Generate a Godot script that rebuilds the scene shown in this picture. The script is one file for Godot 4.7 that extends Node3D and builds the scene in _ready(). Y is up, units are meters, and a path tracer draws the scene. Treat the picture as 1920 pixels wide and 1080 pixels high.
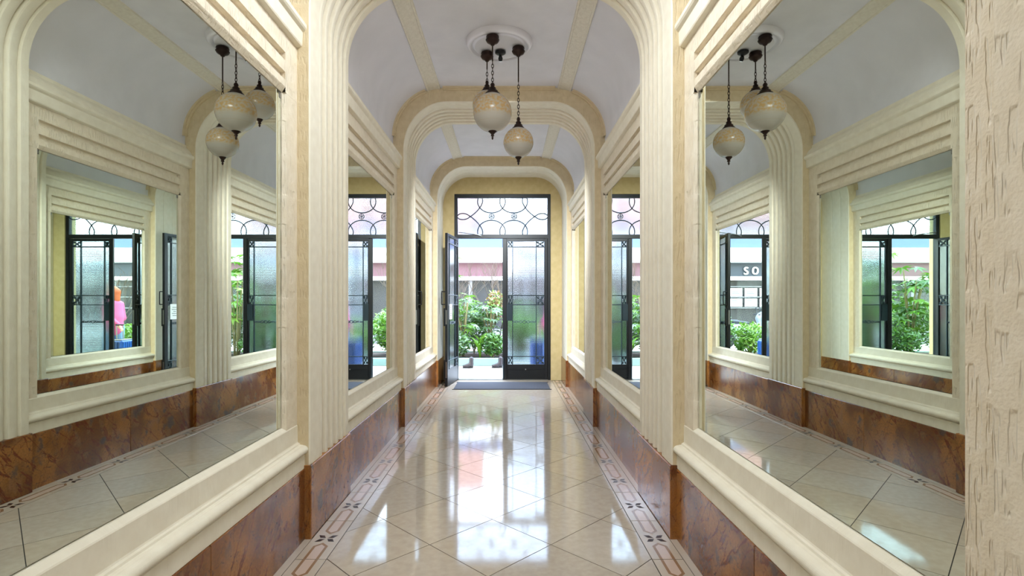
extends Node3D
# An entrance hall with mirrored bays and fluted arches, looking towards the street door.
# x is across the hall (0 = its middle), y up, and the distance Z ahead of the lens is -z.

const ARCH_HALF := 1.082
const ARCH_TOP := 3.70
const WALL_HALF := 1.160
const MIRROR_HALF := 1.185
const PITCH := 2.8
const ARCH_FROM := 0.3
const ARCH_LONG := 0.75
const DOOR_AT := 9.5

const SKY := 16.5
const REAR := 0.9
const CEILING_FILL := 4.7
const PENDANT_FILL := 0.085
const SPOT_FILL := 25.0
const EXPOSURE := 1.18

var M := {}
var used := {}
var rng := RandomNumberGenerator.new()

# ------------------------------------------------------------------ helpers
func pt(x: float, y: float, ahead: float) -> Vector3:
	return Vector3(x, y, -ahead)

func numbered(called: String) -> String:
	var n: int = used.get(called, 0)
	used[called] = n + 1
	return called if n == 0 else "%s_%03d" % [called, n]

func tag(o: Node, label: String, category: String, group := "", kind := "") -> Node:
	o.set_meta("label", label)
	o.set_meta("category", category)
	if group != "":
		o.set_meta("group", group)
	if kind != "":
		o.set_meta("kind", kind)
	return o

func base(called: String, at := Vector3.ZERO, turn := 0.0) -> Node3D:
	var o := Node3D.new()
	o.name = numbered(called)
	add_child(o)
	o.position = at
	o.rotation.y = turn
	return o

func tool() -> SurfaceTool:
	var st := SurfaceTool.new()
	st.begin(Mesh.PRIMITIVE_TRIANGLES)
	return st

func put(mesh: Mesh, called: String, material: Material, parent: Node = null) -> MeshInstance3D:
	var o := MeshInstance3D.new()
	o.mesh = mesh
	o.material_override = material
	if parent == null:
		o.name = numbered(called)
		add_child(o)
	else:
		o.name = called
		parent.add_child(o, true)
	return o

func done(st: SurfaceTool, called: String, material: Material, parent: Node = null, normals := true) -> MeshInstance3D:
	if normals:
		st.generate_normals()
	return put(st.commit(), called, material, parent)

# a triangle whose front is where a, b, c run counter-clockwise
func tri(st: SurfaceTool, a: Vector3, b: Vector3, c: Vector3) -> void:
	st.add_vertex(a)
	st.add_vertex(c)
	st.add_vertex(b)

func quad(st: SurfaceTool, a: Vector3, b: Vector3, c: Vector3, d: Vector3) -> void:
	tri(st, a, b, c)
	tri(st, a, c, d)

func quad_n(st: SurfaceTool, v: Array, n: Array) -> void:
	for k in [0, 2, 1, 0, 3, 2]:
		st.set_normal(n[k])
		st.add_vertex(v[k])

# box with chamfered vertical and horizontal edges, between two corners
func box(st: SurfaceTool, lo: Vector3, hi: Vector3, c := 0.0, m := Transform3D.IDENTITY) -> void:
	st.set_smooth_group(-1)
	var a := Vector3(minf(lo.x, hi.x), minf(lo.y, hi.y), minf(lo.z, hi.z))
	var b := Vector3(maxf(lo.x, hi.x), maxf(lo.y, hi.y), maxf(lo.z, hi.z))
	c = minf(c, minf(b.x - a.x, minf(b.y - a.y, b.z - a.z)) * 0.45)
	if c <= 0.0:
		var p := []
		for k in 8:
			p.append(m * Vector3(b.x if k & 1 else a.x, b.y if k & 2 else a.y, b.z if k & 4 else a.z))
		for f in [[4, 5, 7, 6], [1, 0, 2, 3], [5, 1, 3, 7], [0, 4, 6, 2], [6, 7, 3, 2], [0, 1, 5, 4]]:
			quad(st, p[f[0]], p[f[1]], p[f[2]], p[f[3]])
		return
	var mid := (a + b) / 2.0
	var h := (b - a) / 2.0
	# three vertices per corner, one on each face
	var corner := func(s: Vector3, axis: int) -> Vector3:
		var v := Vector3(h.x - c, h.y - c, h.z - c)
		v[axis] += c
		return m * (mid + v * s)
	for axis in 3:
		var u := (axis + 1) % 3
		var w := (axis + 2) % 3
		for s in [-1.0, 1.0]:
			var q := []
			for e in [[-1.0, -1.0], [1.0, -1.0], [1.0, 1.0], [-1.0, 1.0]]:
				var g := Vector3.ZERO
				g[axis] = s
				g[u] = e[0]
				g[w] = e[1]
				q.append(corner.call(g, axis))
			if s > 0.0:
				quad(st, q[0], q[1], q[2], q[3])
			else:
				quad(st, q[3], q[2], q[1], q[0])
		# edges between faces u and w, running along axis
		for su in [-1.0, 1.0]:
			for sw in [-1.0, 1.0]:
				var g0 := Vector3.ZERO
				g0[axis] = -1.0
				g0[u] = su
				g0[w] = sw
				var g1 := g0
				g1[axis] = 1.0
				var q0: Vector3 = corner.call(g0, u)
				var q1: Vector3 = corner.call(g1, u)
				var q2: Vector3 = corner.call(g1, w)
				var q3: Vector3 = corner.call(g0, w)
				if su * sw < 0.0:
					quad(st, q0, q1, q2, q3)
				else:
					quad(st, q3, q2, q1, q0)
	for k in 8:
		var s := Vector3(1.0 if k & 1 else -1.0, 1.0 if k & 2 else -1.0, 1.0 if k & 4 else -1.0)
		var x: Vector3 = corner.call(s, 0)
		var y: Vector3 = corner.call(s, 1)
		var z: Vector3 = corner.call(s, 2)
		if s.x * s.y * s.z > 0.0:
			tri(st, x, y, z)
		else:
			tri(st, x, z, y)

func box_mesh(lo: Vector3, hi: Vector3, c := 0.0) -> Mesh:
	var st := tool()
	box(st, lo, hi, c)
	st.generate_normals()
	return st.commit()

func add_box(called: String, material: Material, parent: Node, lo: Vector3, hi: Vector3, c := 0.0) -> MeshInstance3D:
	return put(box_mesh(lo, hi, c), called, material, parent)

func tube(st: SurfaceTool, path: Array, radii, sides := 8, closed := false) -> void:
	st.set_smooth_group(1)
	var rings := []
	var n := path.size()
	var ref := Vector3.UP
	for i in n:
		var before: Vector3 = path[(i - 1 + n) % n] if closed or i > 0 else path[i]
		var after: Vector3 = path[(i + 1) % n] if closed or i < n - 1 else path[i]
		var t := (after - before).normalized()
		if i == 0:
			ref = Vector3.UP if absf(t.y) < 0.9 else Vector3.RIGHT
		var a := (ref - t * ref.dot(t)).normalized()
		ref = a
		var b := t.cross(a)
		var ring := []
		var r: float = radii[i] if radii is Array else radii
		for k in sides:
			var g := TAU * k / sides
			ring.append(path[i] + (a * cos(g) + b * sin(g)) * r)
		rings.append(ring)
	for i in (n if closed else n - 1):
		var p: Array = rings[i]
		var q: Array = rings[(i + 1) % n]
		for k in sides:
			var l := (k + 1) % sides
			quad(st, p[k], p[l], q[l], q[k])
	if not closed:
		st.set_smooth_group(-1)
		for k in range(1, sides - 1):
			tri(st, rings[0][0], rings[0][k + 1], rings[0][k])
			tri(st, rings[n - 1][0], rings[n - 1][k], rings[n - 1][k + 1])

# profile of (radius, height) turned about the upright axis, with UVs
func lathe(st: SurfaceTool, profile: Array, sides := 24, at := Vector3.ZERO) -> void:
	st.set_smooth_group(1)
	var n := profile.size()
	for i in n - 1:
		for k in sides:
			var v := []
			var uv := []
			for e in [[i, k], [i, k + 1], [i + 1, k + 1], [i + 1, k]]:
				var g: float = TAU * (e[1] % sides) / sides
				v.append(at + Vector3(cos(g) * profile[e[0]].x, profile[e[0]].y, -sin(g) * profile[e[0]].x))
				uv.append(Vector2(float(e[1]) / sides, 1.0 - float(e[0]) / (n - 1)))
			for f in [[0, 1, 2], [0, 2, 3]]:
				if v[f[0]].is_equal_approx(v[f[1]]) or v[f[1]].is_equal_approx(v[f[2]]) or v[f[0]].is_equal_approx(v[f[2]]):
					continue
				for e in [f[0], f[2], f[1]]:
					st.set_uv(uv[e])
					st.add_vertex(v[e])

# a profile of (Z, recess) carried along an outline in x and y; the outline's outward normals say which way is recessed
func sweep(st: SurfaceTool, line: Array, out: Array, profile: Array) -> void:
	for i in line.size() - 1:
		for j in profile.size() - 1:
			var v := []
			var n := []
			for e in [[i, j], [i, j + 1], [i + 1, j + 1], [i + 1, j]]:
				var o: Vector2 = out[e[0]]
				var p: Vector2 = line[e[0]] + o * profile[e[1]].y
				v.append(pt(p.x, p.y, profile[e[1]].x))
				var along := Vector3(o.x * (profile[j + 1].y - profile[j].y), o.y * (profile[j + 1].y - profile[j].y), -(profile[j + 1].x - profile[j].x))
				var t := Vector3(o.y, -o.x, 0.0)
				var g := along.cross(t).normalized()
				if g.dot(Vector3(o.x, o.y, 0.0)) > 0.001 or (absf(g.dot(Vector3(o.x, o.y, 0.0))) <= 0.001 and false):
					g = -g
				n.append(g)
			var face: Vector3 = (v[1] - v[0]).cross(v[2] - v[0])
			if face.dot(n[0]) < 0.0:
				quad_n(st, [v[0], v[3], v[2], v[1]], [n[0], n[3], n[2], n[1]])
			else:
				quad_n(st, v, n)

# a profile of (half width, height) drawn out along the hall; side -1 is one wall, +1 the other
func extrude(st: SurfaceTool, profile: Array, from: float, to: float, side: float, caps := false) -> void:
	st.set_smooth_group(-1)
	for j in profile.size() - 1:
		var a: Vector2 = profile[j]
		var b: Vector2 = profile[j + 1]
		var v := [pt(a.x * side, a.y, from), pt(a.x * side, a.y, to), pt(b.x * side, b.y, to), pt(b.x * side, b.y, from)]
		if side > 0.0:
			quad(st, v[0], v[3], v[2], v[1])
		else:
			quad(st, v[0], v[1], v[2], v[3])
	if caps:
		for z in [from, to]:
			for j in range(1, profile.size() - 1):
				tri(st, pt(profile[0].x * side, profile[0].y, z), pt(profile[j].x * side, profile[j].y, z), pt(profile[j + 1].x * side, profile[j + 1].y, z))

func arc(c: Vector2, r: Vector2, from: float, to: float, n: int) -> Array:
	var out := []
	for i in n + 1:
		var a := lerpf(from, to, float(i) / n)
		out.append(c + Vector2(cos(a) * r.x, sin(a) * r.y))
	return out

# outline of a round-cornered opening from one foot over the top to the other, and its outward normals
func outline(half: float, foot: float, top: float, r: Vector2) -> Array:
	var line := [Vector2(-half, foot), Vector2(-half, (foot + top - r.y) / 2)]
	var out := [Vector2(-1, 0), Vector2(-1, 0)]
	var n := 22
	for i in n + 1:
		var a := PI - PI / 2 * i / n
		line.append(Vector2(-half + r.x + cos(a) * r.x, top - r.y + sin(a) * r.y))
		out.append(Vector2(cos(a) / r.x, sin(a) / r.y).normalized())
	for i in n + 1:
		var a := PI / 2 - PI / 2 * i / n
		line.append(Vector2(half - r.x + cos(a) * r.x, top - r.y + sin(a) * r.y))
		out.append(Vector2(cos(a) / r.x, sin(a) / r.y).normalized())
	line.append(Vector2(half, (foot + top - r.y) / 2))
	out.append(Vector2(1, 0))
	line.append(Vector2(half, foot))
	out.append(Vector2(1, 0))
	return [line, out]

func spline(points: Array, per := 8) -> Array:
	var out := []
	var n := points.size()
	for i in n - 1:
		for k in per:
			var p0: Vector3 = points[maxi(i - 1, 0)]
			var p3: Vector3 = points[mini(i + 2, n - 1)]
			out.append((points[i] as Vector3).cubic_interpolate(points[i + 1], p0, p3, float(k) / per))
	out.append(points[n - 1])
	return out

# joined tapered capsules meshed as one skin (surface nets)
func skin(bones: Array, cell: float, blend: float) -> SurfaceTool:
	var lo := Vector3.ONE * 1e9
	var hi := -lo
	for b in bones:
		var r := maxf(b[2], b[3]) + blend + cell * 2
		for e in 2:
			lo = lo.min(b[e] - Vector3.ONE * r)
			hi = hi.max(b[e] + Vector3.ONE * r)
	var n := Vector3i(((hi - lo) / cell).ceil()) + Vector3i.ONE * 2
	var f := PackedFloat32Array()
	f.resize(n.x * n.y * n.z)
	f.fill(1.0)
	for b in bones:
		var p: Vector3 = b[0]
		var q: Vector3 = b[1]
		var ra: float = b[2]
		var rb: float = b[3]
		var flat: Vector3 = b[4] if b.size() > 4 else Vector3.ONE
		var reach := maxf(ra, rb) * maxf(flat.x, maxf(flat.y, flat.z)) + blend + cell * 2
		var i0 := Vector3i(((p.min(q) - Vector3.ONE * reach - lo) / cell).floor()).max(Vector3i.ZERO)
		var i1 := Vector3i(((p.max(q) + Vector3.ONE * reach - lo) / cell).ceil()).min(n - Vector3i.ONE)
		var pq := q - p
		var len2 := maxf(pq.length_squared(), 1e-9)
		for z in range(i0.z, i1.z + 1):
			for y in range(i0.y, i1.y + 1):
				var row := (z * n.y + y) * n.x
				for x in range(i0.x, i1.x + 1):
					var w := lo + Vector3(x, y, z) * cell
					var t := clampf((w - p).dot(pq) / len2, 0.0, 1.0)
					var d := ((w - p - pq * t) / flat).length() - lerpf(ra, rb, t)
					var o := f[row + x]
					var h := maxf(blend - absf(o - d), 0.0) / blend
					f[row + x] = minf(o, d) - h * h * blend * 0.25
	var st := tool()
	st.set_smooth_group(1)
	var at := {}
	var offs := [0, 1, n.x, n.x + 1, n.x * n.y, n.x * n.y + 1, n.x * n.y + n.x, n.x * n.y + n.x + 1]
	for z in n.z - 1:
		for y in n.y - 1:
			for x in n.x - 1:
				var k := (z * n.y + y) * n.x + x
				var inside := 0
				for o in offs:
					if f[k + o] < 0.0:
						inside += 1
				if inside == 0 or inside == 8:
					continue
				var sum := Vector3.ZERO
				var many := 0
				for e in [[0, 1], [2, 3], [4, 5], [6, 7], [0, 2], [1, 3], [4, 6], [5, 7], [0, 4], [1, 5], [2, 6], [3, 7]]:
					var fa := f[k + offs[e[0]]]
					var fb := f[k + offs[e[1]]]
					if (fa < 0.0) != (fb < 0.0):
						var t := fa / (fa - fb)
						var va := Vector3(e[0] & 1, (e[0] >> 1) & 1, (e[0] >> 2) & 1)
						var vb := Vector3(e[1] & 1, (e[1] >> 1) & 1, (e[1] >> 2) & 1)
						sum += va.lerp(vb, t)
						many += 1
				at[k] = lo + (Vector3(x, y, z) + sum / many) * cell
	for k in at.keys():
		for e in [[1, n.x, n.x * n.y], [n.x, n.x * n.y, 1], [n.x * n.y, 1, n.x]]:
			var fa := f[k]
			var fb := f[k + e[0]]
			if (fa < 0.0) == (fb < 0.0):
				continue
			var a = at.get(k)
			var b2 = at.get(k - e[1])
			var c = at.get(k - e[1] - e[2])
			var d2 = at.get(k - e[2])
			if a == null or b2 == null or c == null or d2 == null:
				continue
			if fa < 0.0:
				quad(st, a, b2, c, d2)
			else:
				quad(st, d2, c, b2, a)
	return st

# ------------------------------------------------------------------ materials
func paint(called: String, color: Color, rough := 0.6, metal := 0.0) -> StandardMaterial3D:
	var m := StandardMaterial3D.new()
	m.resource_name = called
	m.albedo_color = color
	m.roughness = rough
	m.metallic = metal
	M[called] = m
	return m

func noise(seed_: int, freq: float, octaves := 4, type := FastNoiseLite.TYPE_SIMPLEX_SMOOTH) -> FastNoiseLite:
	var n := FastNoiseLite.new()
	n.seed = seed_
	n.frequency = freq
	n.noise_type = type
	n.fractal_type = FastNoiseLite.FRACTAL_FBM
	n.fractal_octaves = octaves
	return n

func grey(n: FastNoiseLite, w: int, h: int) -> PackedByteArray:
	var im := n.get_seamless_image(w, h)
	im.convert(Image.FORMAT_L8)
	return im.get_data()

func ramp(w: int, h: int, data: PackedByteArray, a: Color, b: Color) -> ImageTexture:
	var px := PackedByteArray()
	px.resize(w * h * 3)
	for i in w * h:
		var c := a.lerp(b, data[i] / 255.0)
		px[i * 3] = int(c.r * 255)
		px[i * 3 + 1] = int(c.g * 255)
		px[i * 3 + 2] = int(c.b * 255)
	return ImageTexture.create_from_image(Image.create_from_data(w, h, false, Image.FORMAT_RGB8, px))

func make_materials() -> void:
	# raked plaster: short upright strokes over a fine grain
	var w := 512
	var strokes := noise(3, 0.02, 3)
	var im := strokes.get_seamless_image(w, 64)
	im.resize(w, w, Image.INTERPOLATE_CUBIC)
	im.convert(Image.FORMAT_L8)
	var tall := noise(11, 0.06, 3).get_seamless_image(w, 56)
	tall.resize(w, w, Image.INTERPOLATE_CUBIC)
	tall.convert(Image.FORMAT_L8)
	var s1 := im.get_data()
	var s2 := tall.get_data()
	var fine := grey(noise(5, 0.09, 3), w, w)
	var patch := grey(noise(8, 0.008, 3), w, w)
	var h := PackedByteArray()
	h.resize(w * w)
	for i in w * w:
		var a := s2[i] / 255.0
		var pit := smoothstep(0.46, 0.34, a) * smoothstep(0.34, 0.58, patch[i] / 255.0)
		h[i] = int(clampf(0.62 + 0.14 * (fine[i] / 255.0 - 0.5) + 0.10 * (s1[i] / 255.0 - 0.5) - 0.42 * pit, 0, 1) * 255)
	var relief := ImageTexture.create_from_image(Image.create_from_data(w, w, false, Image.FORMAT_L8, h))
	var mottle := grey(noise(21, 0.012, 5), 512, 512)
	var plaster := func(called: String, a: Color, b: Color, deep: float, scale: float) -> void:
		var m := paint(called, Color.WHITE, 0.72)
		m.albedo_texture = ramp(512, 512, mottle, a, b)
		m.uv1_triplanar = true
		m.uv1_world_triplanar = true
		m.uv1_scale = Vector3.ONE * scale
		m.metallic_specular = 0.35
		if deep > 0.0:
			m.heightmap_enabled = true
			m.heightmap_texture = relief
			m.heightmap_scale = deep
	plaster.call("plaster", Color8(228, 213, 188), Color8(239, 226, 205), 0.7, 1.7)
	plaster.call("moulding", Color8(231, 220, 199), Color8(241, 232, 213), 0.09, 1.4)
	plaster.call("stipple", Color8(222, 213, 196), Color8(235, 228, 213), 0.5, 3.2)
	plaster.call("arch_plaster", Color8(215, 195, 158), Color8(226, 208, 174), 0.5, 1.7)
	plaster.call("ceiling", Color8(219, 216, 221), Color8(228, 225, 230), 0.0, 0.5)
	plaster.call("ochre", Color8(197, 176, 126), Color8(210, 190, 142), 0.10, 1.2)
	plaster.call("render", Color8(205, 200, 190), Color8(216, 212, 202), 0.2, 0.8)
	# brown and golden marble with dark veins and grey clouds
	var mw := 2048
	var mh := 512
	var tallgrey := func(n: FastNoiseLite, squeeze: int) -> PackedByteArray:
		var raw := n.get_seamless_image(mw, mh / squeeze)
		raw.resize(mw, mh, Image.INTERPOLATE_CUBIC)
		raw.convert(Image.FORMAT_L8)
		return raw.get_data()
	var cloud: PackedByteArray = tallgrey.call(noise(31, 0.004, 4), 2)
	var wisp: PackedByteArray = tallgrey.call(noise(37, 0.012, 5), 2)
	var vein_n := noise(41, 0.0075, 4)
	vein_n.domain_warp_enabled = true
	vein_n.domain_warp_amplitude = 45.0
	vein_n.domain_warp_frequency = 0.01
	var vein: PackedByteArray = tallgrey.call(vein_n, 3)
	var fine_n := noise(43, 0.011, 5)
	fine_n.domain_warp_enabled = true
	fine_n.domain_warp_amplitude = 30.0
	fine_n.domain_warp_frequency = 0.02
	var hair := grey(fine_n, mw, mh)
	var grain := grey(noise(47, 0.11, 2), mw, mh)
	var px := PackedByteArray()
	px.resize(mw * mh * 3)
	for i in mw * mh:
		var row := i / mw
		var slant := row * mw + (i % mw + row * 5 / 8) % mw
		var back := row * mw + (i % mw + mw - row / 3) % mw
		var c := Color8(118, 70, 33).lerp(Color8(164, 107, 52), smoothstep(0.25, 0.75, cloud[i] / 255.0))
		c = c.lerp(Color8(156, 110, 74), 0.5 * smoothstep(0.52, 0.78, wisp[i] / 255.0))
		var v := absf(vein[slant] / 255.0 - 0.5)
		c = c.lerp(Color8(104, 44, 20), 0.85 * smoothstep(0.034, 0.006, v))
		var v2 := absf(vein[back] / 255.0 - 0.62)
		c = c.lerp(Color8(120, 62, 30), 0.7 * smoothstep(0.024, 0.0, v2))
		var u := absf(hair[i] / 255.0 - 0.5)
		c = c.lerp(Color8(74, 50, 42), 0.75 * smoothstep(0.018, 0.0, u))
		c = c.lerp(Color8(78, 68, 66), 0.65 * smoothstep(0.65, 0.78, hair[i] / 255.0 * 0.55 + wisp[i] / 255.0 * 0.45))
		var g := 0.90 + 0.2 * (grain[i] / 255.0)
		px[i * 3] = int(clampf(c.r * g, 0, 1) * 255)
		px[i * 3 + 1] = int(clampf(c.g * g, 0, 1) * 255)
		px[i * 3 + 2] = int(clampf(c.b * g, 0, 1) * 255)
	var stone := paint("marble", Color.WHITE, 0.2)
	stone.albedo_texture = ImageTexture.create_from_image(Image.create_from_data(mw, mh, false, Image.FORMAT_RGB8, px))
	# polished cream floor stone
	var fl := grey(noise(53, 0.016, 6), 1024, 1024)
	for k in 3:
		var m := paint("tile_%d" % k, Color.WHITE, 0.07)
		m.albedo_texture = M["tile_0"].albedo_texture if k else ramp(1024, 1024, fl, Color8(186, 172, 158), Color8(199, 187, 174))
		m.albedo_color = [Color(1, 1, 1), Color(0.97, 0.965, 0.96), Color(1.0, 0.985, 0.965)][k]
		m.uv1_triplanar = true
		m.uv1_world_triplanar = true
		m.uv1_scale = Vector3.ONE * [0.9, 1.1, 0.8][k]
		m.uv1_offset = Vector3(0.31, 0.0, 0.17) * k
	var bt := paint("border_stone", Color8(196, 180, 163), 0.09)
	bt.metallic_specular = 0.5
	paint("border_band", Color8(150, 116, 88), 0.12)
	paint("border_fill", Color8(205, 180, 164), 0.1)
	paint("border_petal", Color8(44, 22, 18), 0.35)
	paint("grout", Color8(44, 38, 34), 0.9)
	paint("mirror", Color(0.90, 0.93, 0.895), 0.0, 1.0)
	paint("mirror_back", Color8(34, 32, 28), 0.7)
	paint("iron", Color8(21, 23, 26), 0.38, 0.25)
	paint("iron_bar", Color8(38, 52, 60), 0.35, 0.3)
	paint("steel", Color8(150, 150, 148), 0.3, 0.9)
	paint("bronze", Color8(44, 26, 20), 0.4, 0.5)
	var pane := paint("reeded_glass", Color(0.70, 0.74, 0.77, 0.0), 0.12)
	pane.transparency = BaseMaterial3D.TRANSPARENCY_ALPHA
	pane.refraction_enabled = true
	pane.refraction_scale = 0.05
	var clear := paint("clear_glass", Color(0.5, 0.55, 0.55, 0.03), 0.02)
	clear.transparency = BaseMaterial3D.TRANSPARENCY_ALPHA
	clear.metallic_specular = 0.2
	# etched lamp glass: an amber mottled belt over frosted white
	var gm := grey(noise(61, 0.05, 5), 512, 256)
	var gp := PackedByteArray()
	gp.resize(512 * 256 * 3)
	for y in 256:
		var v := 1.0 - y / 255.0
		var belt := smoothstep(0.40, 0.50, v) * smoothstep(0.93, 0.74, v)
		var ring := smoothstep(0.012, 0.004, absf(v - 0.40)) + smoothstep(0.012, 0.004, absf(v - 0.30))
		for x in 512:
			var g := gm[y * 512 + x] / 255.0
			var c := Color8(178, 171, 160).lerp(Color8(186, 150, 98), belt * (0.2 + 0.75 * smoothstep(0.25, 0.75, g)))
			c = c.lerp(Color8(178, 168, 152), clampf(ring, 0, 1) * 0.6)
			gp[(y * 512 + x) * 3] = int(c.r * 255)
			gp[(y * 512 + x) * 3 + 1] = int(c.g * 255)
			gp[(y * 512 + x) * 3 + 2] = int(c.b * 255)
	var globe := paint("globe_glass", Color.WHITE, 0.2)
	globe.albedo_texture = ImageTexture.create_from_image(Image.create_from_data(512, 256, false, Image.FORMAT_RGB8, gp))
	globe.emission_enabled = true  # faint glow added to globes that hang unlit
	globe.emission = Color.WHITE
	globe.emission_operator = BaseMaterial3D.EMISSION_OP_MULTIPLY
	globe.emission_texture = globe.albedo_texture
	globe.emission_energy_multiplier = 0.05
	var lit := paint("fill_glow", Color8(240, 238, 232), 0.6)  # glow of the added ceiling lamp, also put on the spotlight bulb
	lit.emission_enabled = true
	lit.emission = Color(0.93, 0.97, 1.0)
	lit.emission_energy_multiplier = 1.0
	# outside
	var pave := paint("pavement", Color.WHITE, 0.85)
	pave.albedo_texture = ramp(512, 512, grey(noise(67, 0.05, 4), 512, 512), Color8(186, 183, 178), Color8(206, 203, 198))
	pave.uv1_triplanar = true
	pave.uv1_world_triplanar = true
	paint("kerb", Color8(128, 160, 156), 0.7)
	paint("soil", Color8(62, 48, 38), 0.95)
	for g in [["leaf_a", Color8(66, 110, 34)], ["leaf_b", Color8(96, 146, 38)], ["leaf_c", Color8(58, 98, 54)], ["leaf_d", Color8(124, 160, 70)], ["leaf_e", Color8(150, 100, 78)], ["leaf_f", Color8(112, 140, 118)]]:
		var m := paint(g[0], g[1], 0.45)
		m.backlight_enabled = true
		m.backlight = Color(0.25, 0.32, 0.12)
	paint("bark", Color8(96, 84, 74), 0.9)
	paint("stem", Color8(128, 122, 92), 0.8)
	paint("white_board", Color8(214, 213, 210), 0.6)
	paint("slate", Color8(74, 92, 132), 0.6)
	paint("burgundy", Color8(98, 66, 74), 0.5)
	paint("dark_sign", Color8(44, 50, 62), 0.5)
	paint("shop_dark", Color8(38, 34, 38), 0.5)
	paint("shop_frame", Color8(108, 108, 110), 0.5)
	paint("paper", Color8(226, 226, 224), 0.8)
	paint("print", Color8(92, 92, 98), 0.8)
	paint("brick", Color8(172, 128, 116), 0.8)
	paint("mat", Color8(66, 68, 78), 0.95)
	paint("pink", Color8(214, 92, 140), 0.75)
	paint("denim", Color8(120, 150, 186), 0.8)
	paint("skin", Color8(218, 172, 146), 0.55)
	paint("hair", Color8(178, 84, 40), 0.6)
	paint("case_blue", Color8(30, 74, 142), 0.35)
	paint("boot", Color8(48, 42, 46), 0.45)
	paint("rubber", Color8(26, 26, 28), 0.8)
	paint("scooter_silver", Color8(132, 140, 156), 0.3, 0.3)
	paint("scooter_dark", Color8(36, 40, 50), 0.4)
	var glow := paint("rear_fill_glass", Color8(230, 236, 240), 0.6)  # glow of the made-up window behind the lens
	glow.emission_enabled = true
	glow.emission = Color(0.94, 0.98, 1.0)
	glow.emission_energy_multiplier = 1.0

# ------------------------------------------------------------------ setting
func make_arch(k: int) -> void:
	var from := ARCH_FROM + PITCH * k
	var to := from + ARCH_LONG
	var words: Array = ["", "fluted cream plaster arch between the two mirrored bays farther from the street door", "fluted cream plaster arch just beyond the three pendant lamps", "smooth cream plaster arch framing the street door"]
	var root := base("trim_%d" % (k + 1))
	tag(root, words[k] if k > 0 else "raked cream plaster pier at the hall end opposite the street door", "arch", "", "structure")
	var o := outline(ARCH_HALF, 0.44, ARCH_TOP, Vector2(0.49, 0.53))
	var profile := [Vector2(from, 0.008), Vector2(from + 0.008, 0.0)]
	if k == 3:
		to = DOOR_AT - 0.05
		profile.append_array([Vector2(from + 0.2, 0), Vector2(from + 0.203, 0.006), Vector2(from + 0.209, 0.006), Vector2(from + 0.212, 0), Vector2(from + 0.44, 0), Vector2(from + 0.443, 0.006), Vector2(from + 0.449, 0.006), Vector2(from + 0.452, 0)])
	else:
		var z := from + 0.15
		profile.append(Vector2(z, 0.0))
		for r in 5:
			# a reed that rises sharply and rounds away towards the street
			profile.append_array([Vector2(z + 0.001, 0.034), Vector2(z + 0.004, 0.034), Vector2(z + 0.009, 0.004)])
			for s in 8:
				var t := (s + 0.5) / 8.0
				profile.append(Vector2(z + 0.014 + 0.092 * t, 0.034 * (1.0 - sqrt(1.0 - t * t * 0.98))))
			z += 0.106
		profile.append(Vector2(z, 0.0))
	profile.append_array([Vector2(to - 0.008, 0.0), Vector2(to, 0.008)])
	var st := tool()
	sweep(st, o[0], o[1], profile)
	done(st, "arch_soffit", M["moulding"] if k > 0 else M["plaster"], root, false)
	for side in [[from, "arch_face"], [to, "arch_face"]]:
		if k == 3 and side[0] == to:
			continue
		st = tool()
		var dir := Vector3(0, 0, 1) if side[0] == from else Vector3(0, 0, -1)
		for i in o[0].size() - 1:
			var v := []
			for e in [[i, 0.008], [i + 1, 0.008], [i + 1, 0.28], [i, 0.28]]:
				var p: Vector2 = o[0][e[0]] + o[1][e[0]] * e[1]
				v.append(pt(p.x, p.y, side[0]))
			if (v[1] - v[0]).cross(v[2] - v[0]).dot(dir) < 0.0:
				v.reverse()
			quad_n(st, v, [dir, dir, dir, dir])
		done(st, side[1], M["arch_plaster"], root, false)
	for s in [-1.0, 1.0]:
		marble(root, s, from - 0.012, minf(to + 0.012, DOOR_AT - 0.05), 1.07, 0.44)

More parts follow.
